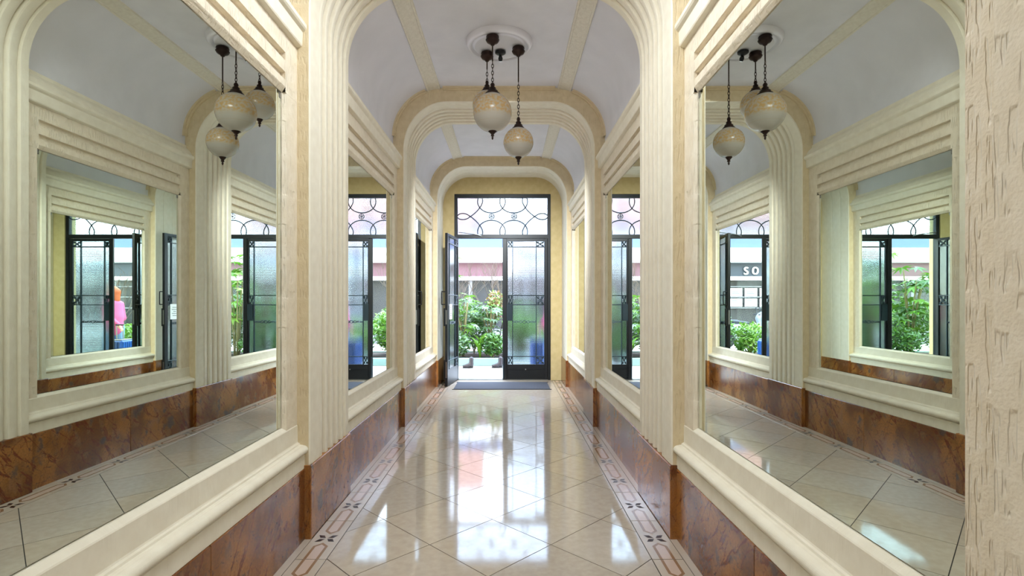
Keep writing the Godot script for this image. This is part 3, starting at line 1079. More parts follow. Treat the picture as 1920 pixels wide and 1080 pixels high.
func make_hall_things() -> void:
	make_added_lamp(2.4, "added unseen ceiling fill lamp over the bay farthest from the street door")
	var rose := base("ceiling_rose", pt(0.02, 3.86, 4.87))
	tag(rose, "round white plaster ceiling rose above the pendant lamps", "ceiling rose")
	var st := tool()
	lathe(st, [Vector2(0, -0.05), Vector2(0.225, -0.05), Vector2(0.235, -0.048), Vector2(0.24, -0.034), Vector2(0.255, -0.034), Vector2(0.265, -0.052), Vector2(0.285, -0.050), Vector2(0.298, -0.034), Vector2(0.31, -0.012), Vector2(0.312, 0.0)], 56)
	done(st, "rose_disc", M["ceiling"], rose)
	make_pendant(-0.036, 4.64, 3.115, 0.172, "largest frosted globe pendant of the three on bronze chain")
	make_pendant(-0.098, 4.95, 3.30, 0.138, "small globe pendant on the shortest chain, behind the largest globe")
	make_pendant(0.20, 4.85, 2.912, 0.140, "small amber globe pendant hanging lowest on a long chain")
	var fit := base("ceiling_spotlight", pt(0.03, 3.80, 4.93))
	tag(fit, "small black spotlight fitting between the pendant canopies", "spotlight")
	st = tool()
	lathe(st, [Vector2(0, -0.028), Vector2(0.03, -0.026), Vector2(0.05, -0.014), Vector2(0.052, 0.0), Vector2(0, 0.0)], 20)
	done(st, "mount", M["iron"], fit)
	st = tool()
	lathe(st, [Vector2(0, -0.075), Vector2(0.018, -0.072), Vector2(0.022, -0.05), Vector2(0.014, -0.028), Vector2(0, -0.026)], 16)
	var head := done(st, "spot_head", M["iron"], fit)
	head.rotation.x = deg_to_rad(40)
	head.position = Vector3(0, -0.012, 0.006)
	st = tool()
	lathe(st, [Vector2(0, -0.0785), Vector2(0.012, -0.0775), Vector2(0.014, -0.074), Vector2(0, -0.073)], 14)
	done(st, "spot_bulb", M["fill_glow"], head)  # glow added inside the dark fitting
	var beam := SpotLight3D.new()  # beam added as fill for the bay beside the street door
	beam.name = "spot_fill_light"
	beam.light_energy = SPOT_FILL
	beam.light_color = Color(0.95, 0.98, 1.0)
	beam.light_size = 0.03
	beam.spot_range = 30.0
	beam.spot_attenuation = 2.0
	beam.spot_angle = 35.5
	beam.spot_angle_attenuation = 1.0
	beam.shadow_enabled = true
	fit.add_child(beam)
	beam.position = Vector3(0, -0.085, -0.06)
	beam.rotation.x = deg_to_rad(-34.5)
	var mat := base("door_mat", pt(0, 0, 8.80))
	tag(mat, "dark grey blue rectangular mat lying before the street door", "door mat")
	add_box("mat_pile", M["mat"], mat, Vector3(-0.79, 0.0, -0.37), Vector3(0.79, 0.012, 0.37), 0.004)
	for s in [-1.0, 1.0]:
		add_box("mat_edge", M["rubber"], mat, Vector3(-0.81, 0.0, s * 0.37), Vector3(0.81, 0.009, s * 0.39), 0.003)
	# the notice is taped to the room side of the open leaf
	var turn := deg_to_rad(-98.0)
	var leaf := Transform3D(Basis(Vector3.UP, turn), pt(-0.822, 0, DOOR_AT - 0.03))
	var note := base("paper_notice", leaf * Vector3(0.585, 1.26, -0.022), turn + PI)
	tag(note, "white printed paper notice taped to the open iron door leaf", "notice")
	add_box("sheet", M["paper"], note, Vector3(-0.095, -0.13, 0.0), Vector3(0.095, 0.13, 0.001))
	for i in 5:
		var half: float = [0.05, 0.065, 0.03, 0.06, 0.045][i]
		add_box("printed_line", M["print"], note, Vector3(-half, 0.07 - i * 0.035, 0.001), Vector3(half, 0.08 - i * 0.035, 0.0014))

# ------------------------------------------------------------------ outside
func leaf_shape(lobes: int, spread: float) -> Mesh:
	# a palmate leaf in the x-z plane, stalk at the origin, pointing to +z, lobes drooping
	var st := tool()
	st.set_smooth_group(-1)
	var rim := []
	for i in lobes * 2 + 1:
		var a := lerpf(-spread, spread, i / (lobes * 2.0))
		var l := (1.0 if i % 2 else 0.42) * (1.0 - 0.25 * absf(a) / spread)
		rim.append(Vector3(sin(a) * l, -0.22 * l * l + (0.03 if i % 2 == 0 else 0.0), cos(a) * l))
	for i in rim.size() - 1:
		tri(st, Vector3.ZERO, rim[i], rim[i + 1])
	st.generate_normals()
	return st.commit()

func blade_shape() -> Mesh:
	var st := tool()
	st.set_smooth_group(-1)
	for i in 6:
		var a := i / 6.0
		var b := (i + 1) / 6.0
		var p := Vector3(0, sin(a * 1.9) * 0.62, a * a * 0.55)
		var q := Vector3(0, sin(b * 1.9) * 0.62, b * b * 0.55)
		var wa := 0.055 * sin(PI * clampf(a * 0.9 + 0.12, 0, 1))
		var wb := 0.055 * sin(PI * clampf(b * 0.9 + 0.12, 0, 1))
		quad(st, p - Vector3(wa, 0, 0), p + Vector3(wa, 0, 0), q + Vector3(wb, 0, 0), q - Vector3(wb, 0, 0))
	st.generate_normals()
	return st.commit()

var palmate: Mesh
var blade: Mesh

func make_fatsia(x: float, ahead: float, high: float, count: int, size: float, label: String, mats: Array) -> void:
	var root := base("large_leaf_shrub", pt(x, 0.13, ahead))
	tag(root, label, "shrub", "shrubs in the planting bed outside")
	var stems := 3 + count / 14
	var tips := []
	for s in stems:
		var g := TAU * s / stems + rng.randf() * 0.8
		var lean := Vector3(cos(g), 0, sin(g)) * rng.randf_range(0.12, 0.34) * high * 0.5
		var top := lean + Vector3(0, high * rng.randf_range(0.62, 0.95), 0)
		var st := tool()
		tube(st, spline([Vector3(lean.x * 0.15, 0, lean.z * 0.15), lean * 0.35 + Vector3(0, top.y * 0.5, 0), top], 4), 0.016, 6)
		done(st, "stem", M["stem"], root)
		tips.append([lean * 0.15, top])
	for i in count:
		var tip: Array = tips[i % stems]
		var t := rng.randf_range(0.35, 1.0) if i >= stems * 2 else 1.0
		var p: Vector3 = (tip[0] as Vector3).lerp(tip[1], t)
		var g := rng.randf() * TAU
		var away := Vector3(sin(g), rng.randf_range(0.0, 0.5), cos(g)) * size * rng.randf_range(0.5, 1.1)
		var o := put(palmate, "leaf", M[mats[rng.randi_range(0, mats.size() - 1)]], root)
		o.position = p + away
		o.rotation = Vector3(rng.randf_range(-0.2, 0.6), g, rng.randf_range(-0.3, 0.3))
		o.scale = Vector3.ONE * size * rng.randf_range(0.7, 1.15)

func make_strap(x: float, ahead: float, high: float, count: int, label: String, m: String) -> void:
	var root := base("strap_leaf_fern", pt(x, 0.13, ahead))
	tag(root, label, "fern", "ferns in the planting bed outside")
	for i in count:
		var o := put(blade, "leaf", M[m], root)
		o.rotation = Vector3(rng.randf_range(-0.35, 0.25), TAU * i / count + rng.randf() * 0.5, 0)
		o.scale = Vector3.ONE * high * rng.randf_range(0.8, 1.5)

func make_bush(x: float, ahead: float, high: float, wide: float, leaves: int, label: String, mats: Array, lift := 0.13) -> void:
	var root := base("leafy_bush", pt(x, lift, ahead))
	tag(root, label, "bush", "bushes in the planting bed outside")
	var st := tool()
	for s in 5:
		var g := TAU * s / 5 + rng.randf()
		tube(st, [Vector3.ZERO, Vector3(cos(g) * wide * 0.25, high * 0.7, sin(g) * wide * 0.25)], [0.012, 0.005], 5)
	done(st, "stem", M["stem"], root)
	for mi in mats.size():
		st = tool()
		st.set_smooth_group(-1)
		for i in leaves / mats.size():
			var d := Vector3(rng.randfn(), rng.randfn(), rng.randfn()).normalized() * pow(rng.randf(), 0.4)
			var c := Vector3(d.x * wide / 2, high * 0.55 + d.y * high * 0.45, d.z * wide / 2)
			var basis := Basis.from_euler(Vector3(rng.randf_range(-0.9, 0.9), rng.randf() * TAU, rng.randf_range(-0.9, 0.9)))
			var l := rng.randf_range(0.035, 0.075)
			var p := [Vector3(0, 0, -l), Vector3(l * 0.42, -0.01, 0), Vector3(0, 0, l), Vector3(-l * 0.42, -0.01, 0)]
			tri(st, c + basis * p[0], c + basis * p[1], c + basis * p[2])
			tri(st, c + basis * p[0], c + basis * p[2], c + basis * p[3])
		var f := done(st, "foliage", M[mats[mi]], root)
		f.set_meta("kind", "stuff")

func grow(st: SurfaceTool, p: Vector3, dir: Vector3, length: float, r: float, depth: int) -> void:
	var q := p + dir * length
	tube(st, [p, p.lerp(q, 0.5) + Vector3(rng.randf_range(-1, 1), rng.randf_range(-1, 1), rng.randf_range(-1, 1)) * length * 0.06, q], [r, r * 0.85, r * 0.7], 5)
	if depth == 0:
		return
	for k in (3 if depth > 1 else 2):
		var d := (dir + Vector3(rng.randf_range(-0.7, 0.7), rng.randf_range(-0.1, 0.6), rng.randf_range(-0.7, 0.7))).normalized()
		grow(st, p.lerp(q, rng.randf_range(0.55, 1.0)), d, length * rng.randf_range(0.5, 0.8), r * 0.62, depth - 1)

func make_tree(x: float, ahead: float, high: float, label: String) -> void:
	var root := base("bare_shrub", pt(x, 0.1, ahead))
	tag(root, label, "tree", "bare twiggy trees outside")
	for k in 3:
		var st := tool()
		var g := TAU * k / 3 + rng.randf()
		grow(st, Vector3.ZERO, Vector3(cos(g) * 0.22, 1.0, sin(g) * 0.22).normalized(), high * 0.42, 0.016, 4)
		done(st, "branch", M["bark"], root)

func make_outside() -> void:
	palmate = leaf_shape(7, 2.3)
	blade = blade_shape()
	var street := base("pavement")
	tag(street, "pale stone pavement along the lane outside the door", "pavement", "", "structure")
	add_box("paving", M["pavement"], street, pt(-9, -0.2, DOOR_AT + 0.06), pt(9, -0.004, 11.6))
	var lane := base("lane")
	tag(lane, "grey paved lane between the planting bed and the shops", "lane", "", "structure")
	add_box("paving", M["pavement"], lane, pt(-12, -0.2, 13.4), pt(12, -0.01, 30))
	var bed := base("planter_kerb")
	tag(bed, "low pale green kerb holding the planting bed outside", "planter")
	add_box("kerb", M["kerb"], bed, pt(-8, 0.0, 11.6), pt(8, 0.17, 11.72), 0.01)
	add_box("kerb", M["kerb"], bed, pt(-8, 0.0, 13.3), pt(8, 0.17, 13.4), 0.01)
	add_box("soil", M["soil"], bed, pt(-8, -0.1, 11.72), pt(8, 0.14, 13.3))
	# shops across the lane
	var shop := base("shop_front", pt(0, 0, 18))
	tag(shop, "low shop across the lane with plum fascia and white awning board", "shop", "shops across the lane")
	shop_parts(shop, -9.0, 2.68, M["burgundy"])
	var shop2 := base("shop_front", pt(0, 0, 18))
	tag(shop2, "shop with a dark fascia sign and notices in its window", "shop", "shops across the lane")
	shop_parts(shop2, 2.82, 10.0, M["dark_sign"])
	for i in 2:
		var tm := TextMesh.new()
		tm.text = "SO"[i]
		var f := SystemFont.new()
		f.font_names = PackedStringArray(["Droid Sans"])
		f.font_weight = 700
		tm.font = f
		tm.font_size = 64
		tm.pixel_size = 0.0056
		tm.depth = 0.03
		tm.horizontal_alignment = HORIZONTAL_ALIGNMENT_LEFT
		var o := put(tm, "sign_letter", M["white_board"], shop2)
		o.position = Vector3([3.5, 3.77][i], 2.515, 0.09)
	for r in 2:
		for c in 5:
			var s := add_box("window_notice", M["paper"], shop2, Vector3(3.05 + c * 0.52, 1.28 + r * 0.36, 0.02), Vector3(3.48 + c * 0.52, 1.56 + r * 0.36, 0.03))
			for l in 3:
				add_box("printed_line", M["print"], s, Vector3(3.11 + c * 0.52, 1.36 + r * 0.36 + l * 0.06, 0.03), Vector3(3.40 + c * 0.52 - 0.05 * l, 1.385 + r * 0.36 + l * 0.06, 0.033))
	for y in [1.22, 1.60, 1.96]:
		add_box("window_rail", M["shop_frame"], shop2, Vector3(2.9, y, 0.01), Vector3(6.5, y + 0.03, 0.05))
	# a taller house behind
	var house := base("apartment_house", pt(0, 0, 27))
	tag(house, "tall pinkish brick house rising behind the low shops", "house")
	add_box("wall", M["brick"], house, Vector3(-9, 0, -3), Vector3(-1.2, 8.5, 0))
	add_box("wall", M["render"], house, Vector3(-1.2, 0, -3), Vector3(3.0, 7.6, 0))
	add_box("wall", M["brick"], house, Vector3(3.0, 0, -3), Vector3(11, 8.2, 0))
	for c in 7:
		for r in 2:
			var w := add_box("window", M["white_board"], house, Vector3(-6.2 + c * 2.1, 2.9 + r * 1.8, 0.0), Vector3(-5.3 + c * 2.1, 4.2 + r * 1.8, 0.06))
			add_box("pane", M["shop_dark"], w, Vector3(-6.12 + c * 2.1, 2.98 + r * 1.8, 0.06), Vector3(-5.38 + c * 2.1, 4.12 + r * 1.8, 0.07))
	# planting
	make_fatsia(-2.7, 12.5, 2.2, 70, 0.30, "tall glossy shrub with large hand-shaped leaves on bare stems", ["leaf_c", "leaf_a", "leaf_b"])
	make_fatsia(-1.55, 12.2, 2.6, 64, 0.27, "tallest large-leaved shrub beside the open door side of the bed", ["leaf_b", "leaf_d", "leaf_a"])
	make_fatsia(-0.95, 12.3, 1.55, 60, 0.20, "waist-high shrub of bright hand-shaped leaves seen through the open door", ["leaf_b", "leaf_a", "leaf_f"])
	make_fatsia(-0.35, 12.6, 1.3, 48, 0.19, "greyish large-leaved shrub behind the strap-leaf fern", ["leaf_f", "leaf_a", "leaf_c"])
	make_strap(-0.55, 12.0, 0.62, 18, "bright green strap-leaf fern near the bed edge opposite the open door", "leaf_b")
	make_strap(0.75, 12.0, 0.5, 16, "dark green strap-leaf fern behind the closed door leaf", "leaf_a")
	make_bush(-1.05, 11.95, 0.6, 0.6, 800, "low grey-green bush at the kerb opposite the open door", ["leaf_f", "leaf_a"])
	make_bush(-0.25, 11.95, 0.6, 0.6, 800, "low dark bush at the kerb beside the strap-leaf fern", ["leaf_c", "leaf_a"])
	make_bush(0.35, 12.4, 1.15, 0.8, 1100, "rounded mid green bush behind the closed door leaf", ["leaf_a", "leaf_b"])
	make_bush(1.1, 12.3, 0.85, 0.8, 1000, "spreading light green bush before the parked scooter", ["leaf_d", "leaf_b"])
	make_bush(1.9, 12.5, 0.8, 0.9, 900, "low bush with yellow-green leaves near the suitcase", ["leaf_b", "leaf_d"])
	make_bush(-0.22, 12.9, 0.9, 0.5, 500, "russet leaved bush among green shrubs", ["leaf_e", "leaf_d"], 0.85)
	make_bush(-2.1, 12.0, 0.75, 0.8, 900, "dense dark bush under the tallest shrubs", ["leaf_c", "leaf_a"])
	make_bush(-3.2, 12.0, 0.8, 0.9, 800, "dark bush at the far end of the bed", ["leaf_c", "leaf_b"])
	make_bush(-0.75, 13.0, 1.35, 1.0, 1500, "dense hedge-like bush at the back of the bed opposite the open door", ["leaf_c", "leaf_a"])
	make_bush(0.45, 13.0, 1.2, 1.0, 1300, "dense back-row bush behind the rounded mid green bush", ["leaf_c", "leaf_b"])
	make_bush(-1.9, 13.0, 1.5, 1.1, 1500, "dense back-row bush behind the tallest shrubs", ["leaf_c", "leaf_a"])
	make_bush(-3.1, 13.0, 1.4, 1.1, 1300, "dense back-row bush at the far end of the bed", ["leaf_c", "leaf_b"])
	make_tree(-0.18, 13.1, 2.9, "bare thin-branched tree rising behind the russet bush")
	make_tree(2.6, 12.9, 2.6, "bare twiggy tree behind the person in pink")
	make_tree(-1.3, 13.2, 2.5, "bare twiggy tree behind the large-leaved shrubs")
	make_boots()
	make_person()
	make_case()
	make_scooter()

func shop_parts(root: Node3D, x0: float, x1: float, fascia: Material) -> void:
	add_box("shop_wall", M["shop_dark"], root, Vector3(x0, 0, -3), Vector3(x1, 2.2, -0.4))
	add_box("lintel", M["white_board"], root, Vector3(x0, 2.2, -3), Vector3(x1, 2.33, 0.08))
	add_box("fascia", fascia, root, Vector3(x0, 2.33, -3), Vector3(x1, 2.80, 0.05))
	add_box("awning_board", M["white_board"], root, Vector3(x0, 2.80, -3), Vector3(x1, 3.30, 0.30), 0.02)
	add_box("parapet", M["slate"], root, Vector3(x0, 3.30, -3), Vector3(x1, 3.75, -0.1))
	var n := int((x1 - x0) / 1.7)
	for i in n + 1:
		var x := lerpf(x0, x1, float(i) / n)
		add_box("shop_post", M["shop_frame"], root, Vector3(x - 0.06, 0, -0.4), Vector3(x + 0.06, 2.2, 0.0), 0.01)
	add_box("shop_counter", M["shop_frame"], root, Vector3(x0, 0, -0.4), Vector3(x1, 0.5, -0.02))
	for i in n:
		var a := lerpf(x0, x1, float(i) / n) + 0.06
		var b := lerpf(x0, x1, float(i + 1) / n) - 0.06
		add_box("shop_pane", M["clear_glass"], root, Vector3(a, 0.5, -0.03), Vector3(b, 2.2, -0.022))

func make_boots() -> void:
	for b in [[-0.745, 11.22, 0.0, "dark suede ankle boot with block heel, in front of the other boot on the pavement"], [-0.115, 11.28, 0.12, "dark ankle boot stepping behind the closed door's meeting edge"]]:
		var root := base("ankle_boot", pt(b[0], -0.004, b[1]), b[2])
		tag(root, b[3], "boot", "boots on the pavement")
		# toe towards -x
		var st := skin([[Vector3(-0.115, 0.045, 0), Vector3(-0.03, 0.055, 0), 0.030, 0.040], [Vector3(-0.03, 0.055, 0), Vector3(0.045, 0.085, 0), 0.040, 0.046], [Vector3(0.045, 0.085, 0), Vector3(0.05, 0.20, 0), 0.046, 0.050]], 0.010, 0.03)
		done(st, "upper", M["boot"], root)
		st = tool()
		box(st, Vector3(-0.145, 0.0, -0.036), Vector3(0.02, 0.018, 0.036), 0.006)
		done(st, "sole", M["rubber"], root)
		st = tool()
		box(st, Vector3(0.02, 0.0, -0.032), Vector3(0.088, 0.058, 0.032), 0.006)
		done(st, "heel", M["rubber"], root)

func make_person() -> void:
	var root := base("person", pt(0.98, -0.004, 10.78), 0.0)
	tag(root, "person with red hair in a pink jacket and light jeans, pulling a case", "person")
	# facing +x; the near hand reaches back for the handle of the case
	var hip := 0.92
	var body := skin([
		[Vector3(0.0, hip, 0), Vector3(0.02, 1.35, 0), 0.12, 0.14, Vector3(0.8, 1, 1.15)],
		[Vector3(0.02, 1.40, 0), Vector3(0.03, 1.50, 0), 0.058, 0.052],
		[Vector3(0.035, 1.585, 0), Vector3(0.045, 1.64, 0), 0.082, 0.088, Vector3(1.05, 1.1, 0.9)],
		[Vector3(0.10, 1.54, 0), Vector3(0.085, 1.56, 0), 0.035, 0.045],
		[Vector3(0.132, 1.60, 0), Vector3(0.128, 1.575, 0), 0.010, 0.016],
		[Vector3(0.03, 1.60, 0.082), Vector3(0.03, 1.57, 0.080), 0.014, 0.012],
		[Vector3(0.03, 1.60, -0.082), Vector3(0.03, 1.57, -0.080), 0.014, 0.012],
		[Vector3(0.04, hip, 0.09), Vector3(0.10, 0.50, 0.09), 0.085, 0.058], [Vector3(0.10, 0.50, 0.09), Vector3(0.07, 0.10, 0.09), 0.056, 0.040],
		[Vector3(-0.02, hip, -0.09), Vector3(-0.03, 0.50, -0.09), 0.085, 0.058], [Vector3(-0.03, 0.50, -0.09), Vector3(-0.14, 0.11, -0.09), 0.056, 0.040]], 0.016, 0.05)
	done(body, "body", M["skin"], root)
	var jacket := skin([
		[Vector3(0.0, 0.90, 0), Vector3(0.01, 1.12, 0), 0.165, 0.160, Vector3(0.85, 1, 1.15)], [Vector3(0.01, 1.12, 0), Vector3(0.02, 1.36, 0), 0.160, 0.150, Vector3(0.85, 1, 1.25)],
		[Vector3(0.02, 1.40, 0), Vector3(0.03, 1.46, 0), 0.10, 0.075],
		[Vector3(0.02, 1.38, 0.17), Vector3(-0.04, 1.12, 0.24), 0.078, 0.068], [Vector3(-0.04, 1.12, 0.24), Vector3(-0.17, 0.98, 0.16), 0.066, 0.052],
		[Vector3(0.02, 1.38, -0.17), Vector3(0.03, 1.10, -0.25), 0.078, 0.068], [Vector3(0.03, 1.10, -0.25), Vector3(0.20, 1.02, -0.18), 0.066, 0.050]], 0.016, 0.045)
	done(jacket, "jacket", M["pink"], root)
	var jeans := skin([
		[Vector3(0.0, 0.90, -0.05), Vector3(0.0, 0.90, 0.05), 0.135, 0.135, Vector3(0.9, 1, 1)],
		[Vector3(0.04, 0.88, 0.09), Vector3(0.10, 0.50, 0.09), 0.104, 0.076], [Vector3(0.10, 0.50, 0.09), Vector3(0.07, 0.12, 0.09), 0.075, 0.062],
		[Vector3(-0.02, 0.88, -0.09), Vector3(-0.03, 0.50, -0.09), 0.104, 0.076], [Vector3(-0.03, 0.50, -0.09), Vector3(-0.13, 0.13, -0.09), 0.075, 0.062]], 0.016, 0.04)
	done(jeans, "jeans", M["denim"], root)
	var hair := skin([[Vector3(0.0, 1.66, 0), Vector3(0.04, 1.70, 0), 0.088, 0.080, Vector3(1.1, 0.9, 1.12)], [Vector3(-0.03, 1.62, 0), Vector3(-0.045, 1.48, 0), 0.080, 0.060, Vector3(0.8, 1, 1.3)]], 0.012, 0.04)
	done(hair, "hair", M["hair"], root)
	for h in [[Vector3(-0.19, 0.955, 0.155), Vector3(-0.7, -0.7, 0.0)], [Vector3(0.235, 1.01, -0.165), Vector3(0.9, -0.2, 0.2)]]:
		var d: Vector3 = h[1].normalized()
		var s := d.cross(Vector3.UP).normalized()
		var n := s.cross(d).normalized()
		var c: Vector3 = h[0]
		var bones := [[c, c + d * 0.075, 0.026, 0.030, Vector3.ONE]]
		for k in 4:
			var root_at: Vector3 = c + d * 0.078 + s * (k - 1.5) * 0.019
			var l: float = [0.036, 0.043, 0.041, 0.032][k]
			bones.append([root_at, root_at + d * l, 0.009, 0.0085])
			bones.append([root_at + d * l, root_at + d * l * 1.5 - n * l * 0.7, 0.0085, 0.008])
		bones.append([c + d * 0.03 + s * 0.024, c + d * 0.06 + s * 0.05 - n * 0.01, 0.011, 0.009])
		bones.append([c + d * 0.06 + s * 0.05 - n * 0.01, c + d * 0.09 + s * 0.046 - n * 0.03, 0.009, 0.008])
		done(skin(bones, 0.006, 0.008), "hand", M["skin"], root)
	for f in [[0.07, 0.09, 0.0], [-0.14, -0.09, 0.02]]:
		var c := Vector3(f[0], f[2], f[1])
		done(skin([[c + Vector3(-0.03, 0.05, 0), c + Vector3(0.13, 0.036, 0), 0.045, 0.034], [c + Vector3(-0.02, 0.06, 0), c + Vector3(0, 0.12, 0), 0.05, 0.052]], 0.012, 0.03), "shoe", M["boot"], root)
	for e in [-1.0, 1.0]:
		var st := tool()
		lathe(st, [Vector2(0, -0.008), Vector2(0.007, -0.004), Vector2(0.008, 0.0), Vector2(0.007, 0.004), Vector2(0, 0.008)], 10)
		var o := done(st, "eye", M["iron"], root)
		o.position = Vector3(0.122, 1.617, e * 0.034)
	var st2 := tool()
	tube(st2, [Vector3(0.126, 1.545, -0.024), Vector3(0.134, 1.543, 0), Vector3(0.126, 1.545, 0.024)], 0.006, 6)
	done(st2, "mouth", M["pink"], root)

func make_case() -> void:
	var root := base("suitcase", pt(0.70, -0.004, 10.63), 0.0)
	tag(root, "blue ribbed travel suitcase with a raised silver handle", "suitcase")
	var st := tool()
	box(st, Vector3(-0.13, 0.06, -0.20), Vector3(0.13, 0.66, 0.20), 0.03)
	done(st, "shell", M["case_blue"], root)
	for s in [-1.0, 1.0]:
		for k in 6:
			add_box("shell_rib", M["case_blue"], root, Vector3(s * 0.128, 0.10, -0.165 + k * 0.06), Vector3(s * 0.142, 0.62, -0.135 + k * 0.06), 0.005)
		for k in 4:
			add_box("shell_rib", M["case_blue"], root, Vector3(-0.105 + k * 0.06, 0.10, s * 0.198), Vector3(-0.075 + k * 0.06, 0.62, s * 0.212), 0.005)
	add_box("top_trim", M["steel"], root, Vector3(-0.11, 0.655, -0.18), Vector3(0.11, 0.672, 0.18), 0.005)
	st = tool()
	for s in [-1.0, 1.0]:
		tube(st, [Vector3(0.05, 0.66, s * 0.09), Vector3(0.06, 0.96, s * 0.09)], 0.010, 8)
	done(st, "handle_tubes", M["steel"], root)
	st = tool()
	tube(st, [Vector3(0.06, 0.96, -0.10), Vector3(0.06, 0.965, 0.10)], 0.015, 8)
	done(st, "grip", M["rubber"], root)
	for sx in [-1.0, 1.0]:
		for sz in [-1.0, 1.0]:
			st = tool()
			tube(st, [Vector3(sx * 0.09, 0.03, sz * 0.16 - 0.012), Vector3(sx * 0.09, 0.03, sz * 0.16 + 0.012)], 0.03, 12)
			box(st, Vector3(sx * 0.09 - 0.02, 0.03, sz * 0.16 - 0.02), Vector3(sx * 0.09 + 0.02, 0.07, sz * 0.16 + 0.02))
			done(st, "castor", M["rubber"], root)

func make_scooter() -> void:
	var root := base("motor_scooter", pt(2.75, -0.01, 16.0), deg_to_rad(-15.0))
	tag(root, "silver motor scooter parked across the lane before the notices", "scooter")
	for x in [-0.62, 0.68]:
		var st := tool()
		var ring := []
		for i in 28:
			ring.append(Vector3(x + cos(TAU * i / 28) * 0.21, 0.27 + sin(TAU * i / 28) * 0.21, 0))
		tube(st, ring, 0.06, 10, true)
		var wheel := done(st, "tyre", M["rubber"], root)
		st = tool()
		for i in 5:
			tube(st, [Vector3(x, 0.27, 0), Vector3(x + cos(TAU * i / 5) * 0.17, 0.27 + sin(TAU * i / 5) * 0.17, 0)], 0.018, 6)
		tube(st, [Vector3(x, 0.27, -0.06), Vector3(x, 0.27, 0.06)], 0.04, 10)
		done(st, "rim", M["steel"], wheel)
	done(skin([[Vector3(-0.70, 0.72, 0), Vector3(-0.25, 0.62, 0), 0.12, 0.17, Vector3(1, 1, 0.9)], [Vector3(-0.25, 0.62, 0), Vector3(0.15, 0.40, 0), 0.15, 0.13], [Vector3(0.15, 0.40, 0), Vector3(0.36, 0.45, 0), 0.12, 0.13, Vector3(1, 1, 1.3)]], 0.022, 0.08), "body_shell", M["scooter_silver"], root)
	done(skin([[Vector3(0.42, 0.45, 0), Vector3(0.36, 0.95, 0), 0.14, 0.15, Vector3(0.7, 1, 1.3)], [Vector3(0.36, 0.95, 0), Vector3(0.40, 1.05, 0), 0.14, 0.10, Vector3(0.9, 1, 1.2)]], 0.022, 0.06), "front_fairing", M["scooter_silver"], root)
	done(skin([[Vector3(0.50, 0.50, 0), Vector3(0.78, 0.50, 0), 0.08, 0.07, Vector3(1, 0.6, 1)]], 0.02, 0.03), "front_mudguard", M["scooter_dark"], root)
	done(skin([[Vector3(-0.74, 0.86, 0), Vector3(-0.35, 0.84, 0), 0.10, 0.12, Vector3(1, 0.55, 1.1)], [Vector3(-0.35, 0.84, 0), Vector3(-0.02, 0.80, 0), 0.11, 0.09, Vector3(1, 0.5, 1)]], 0.02, 0.05), "seat", M["scooter_dark"], root)
	var st := tool()
	tube(st, spline([Vector3(0.26, 1.06, -0.36), Vector3(0.32, 1.07, -0.18), Vector3(0.36, 1.04, 0), Vector3(0.32, 1.07, 0.18), Vector3(0.26, 1.06, 0.36)], 4), 0.018, 8)
	done(st, "handlebar", M["scooter_dark"], root)
	st = tool()
	tube(st, [Vector3(0.42, 0.90, 0), Vector3(0.68, 0.27, 0)], 0.035, 8)
	done(st, "fork", M["scooter_dark"], root)
	st = tool()
	st.set_smooth_group(1)
	for i in 6:
		var a := lerpf(-0.8, 0.8, i / 6.0)
		var b := lerpf(-0.8, 0.8, (i + 1) / 6.0)
		quad(st, Vector3(0.34 + cos(a) * 0.14, 1.04, sin(a) * 0.20), Vector3(0.34 + cos(b) * 0.14, 1.04, sin(b) * 0.20), Vector3(0.28 + cos(b) * 0.10, 1.36, sin(b) * 0.16), Vector3(0.28 + cos(a) * 0.10, 1.36, sin(a) * 0.16))
	done(st, "windscreen", M["clear_glass"], root)
	for s in [-1.0, 1.0]:
		st = tool()
		tube(st, [Vector3(0.32, 1.08, s * 0.22), Vector3(0.30, 1.22, s * 0.28)], 0.008, 6)
		box(st, Vector3(0.285, 1.20, s * 0.28 - 0.06), Vector3(0.315, 1.28, s * 0.28 + 0.06), 0.01)
		done(st, "rear_view_mirror", M["scooter_dark"], root)

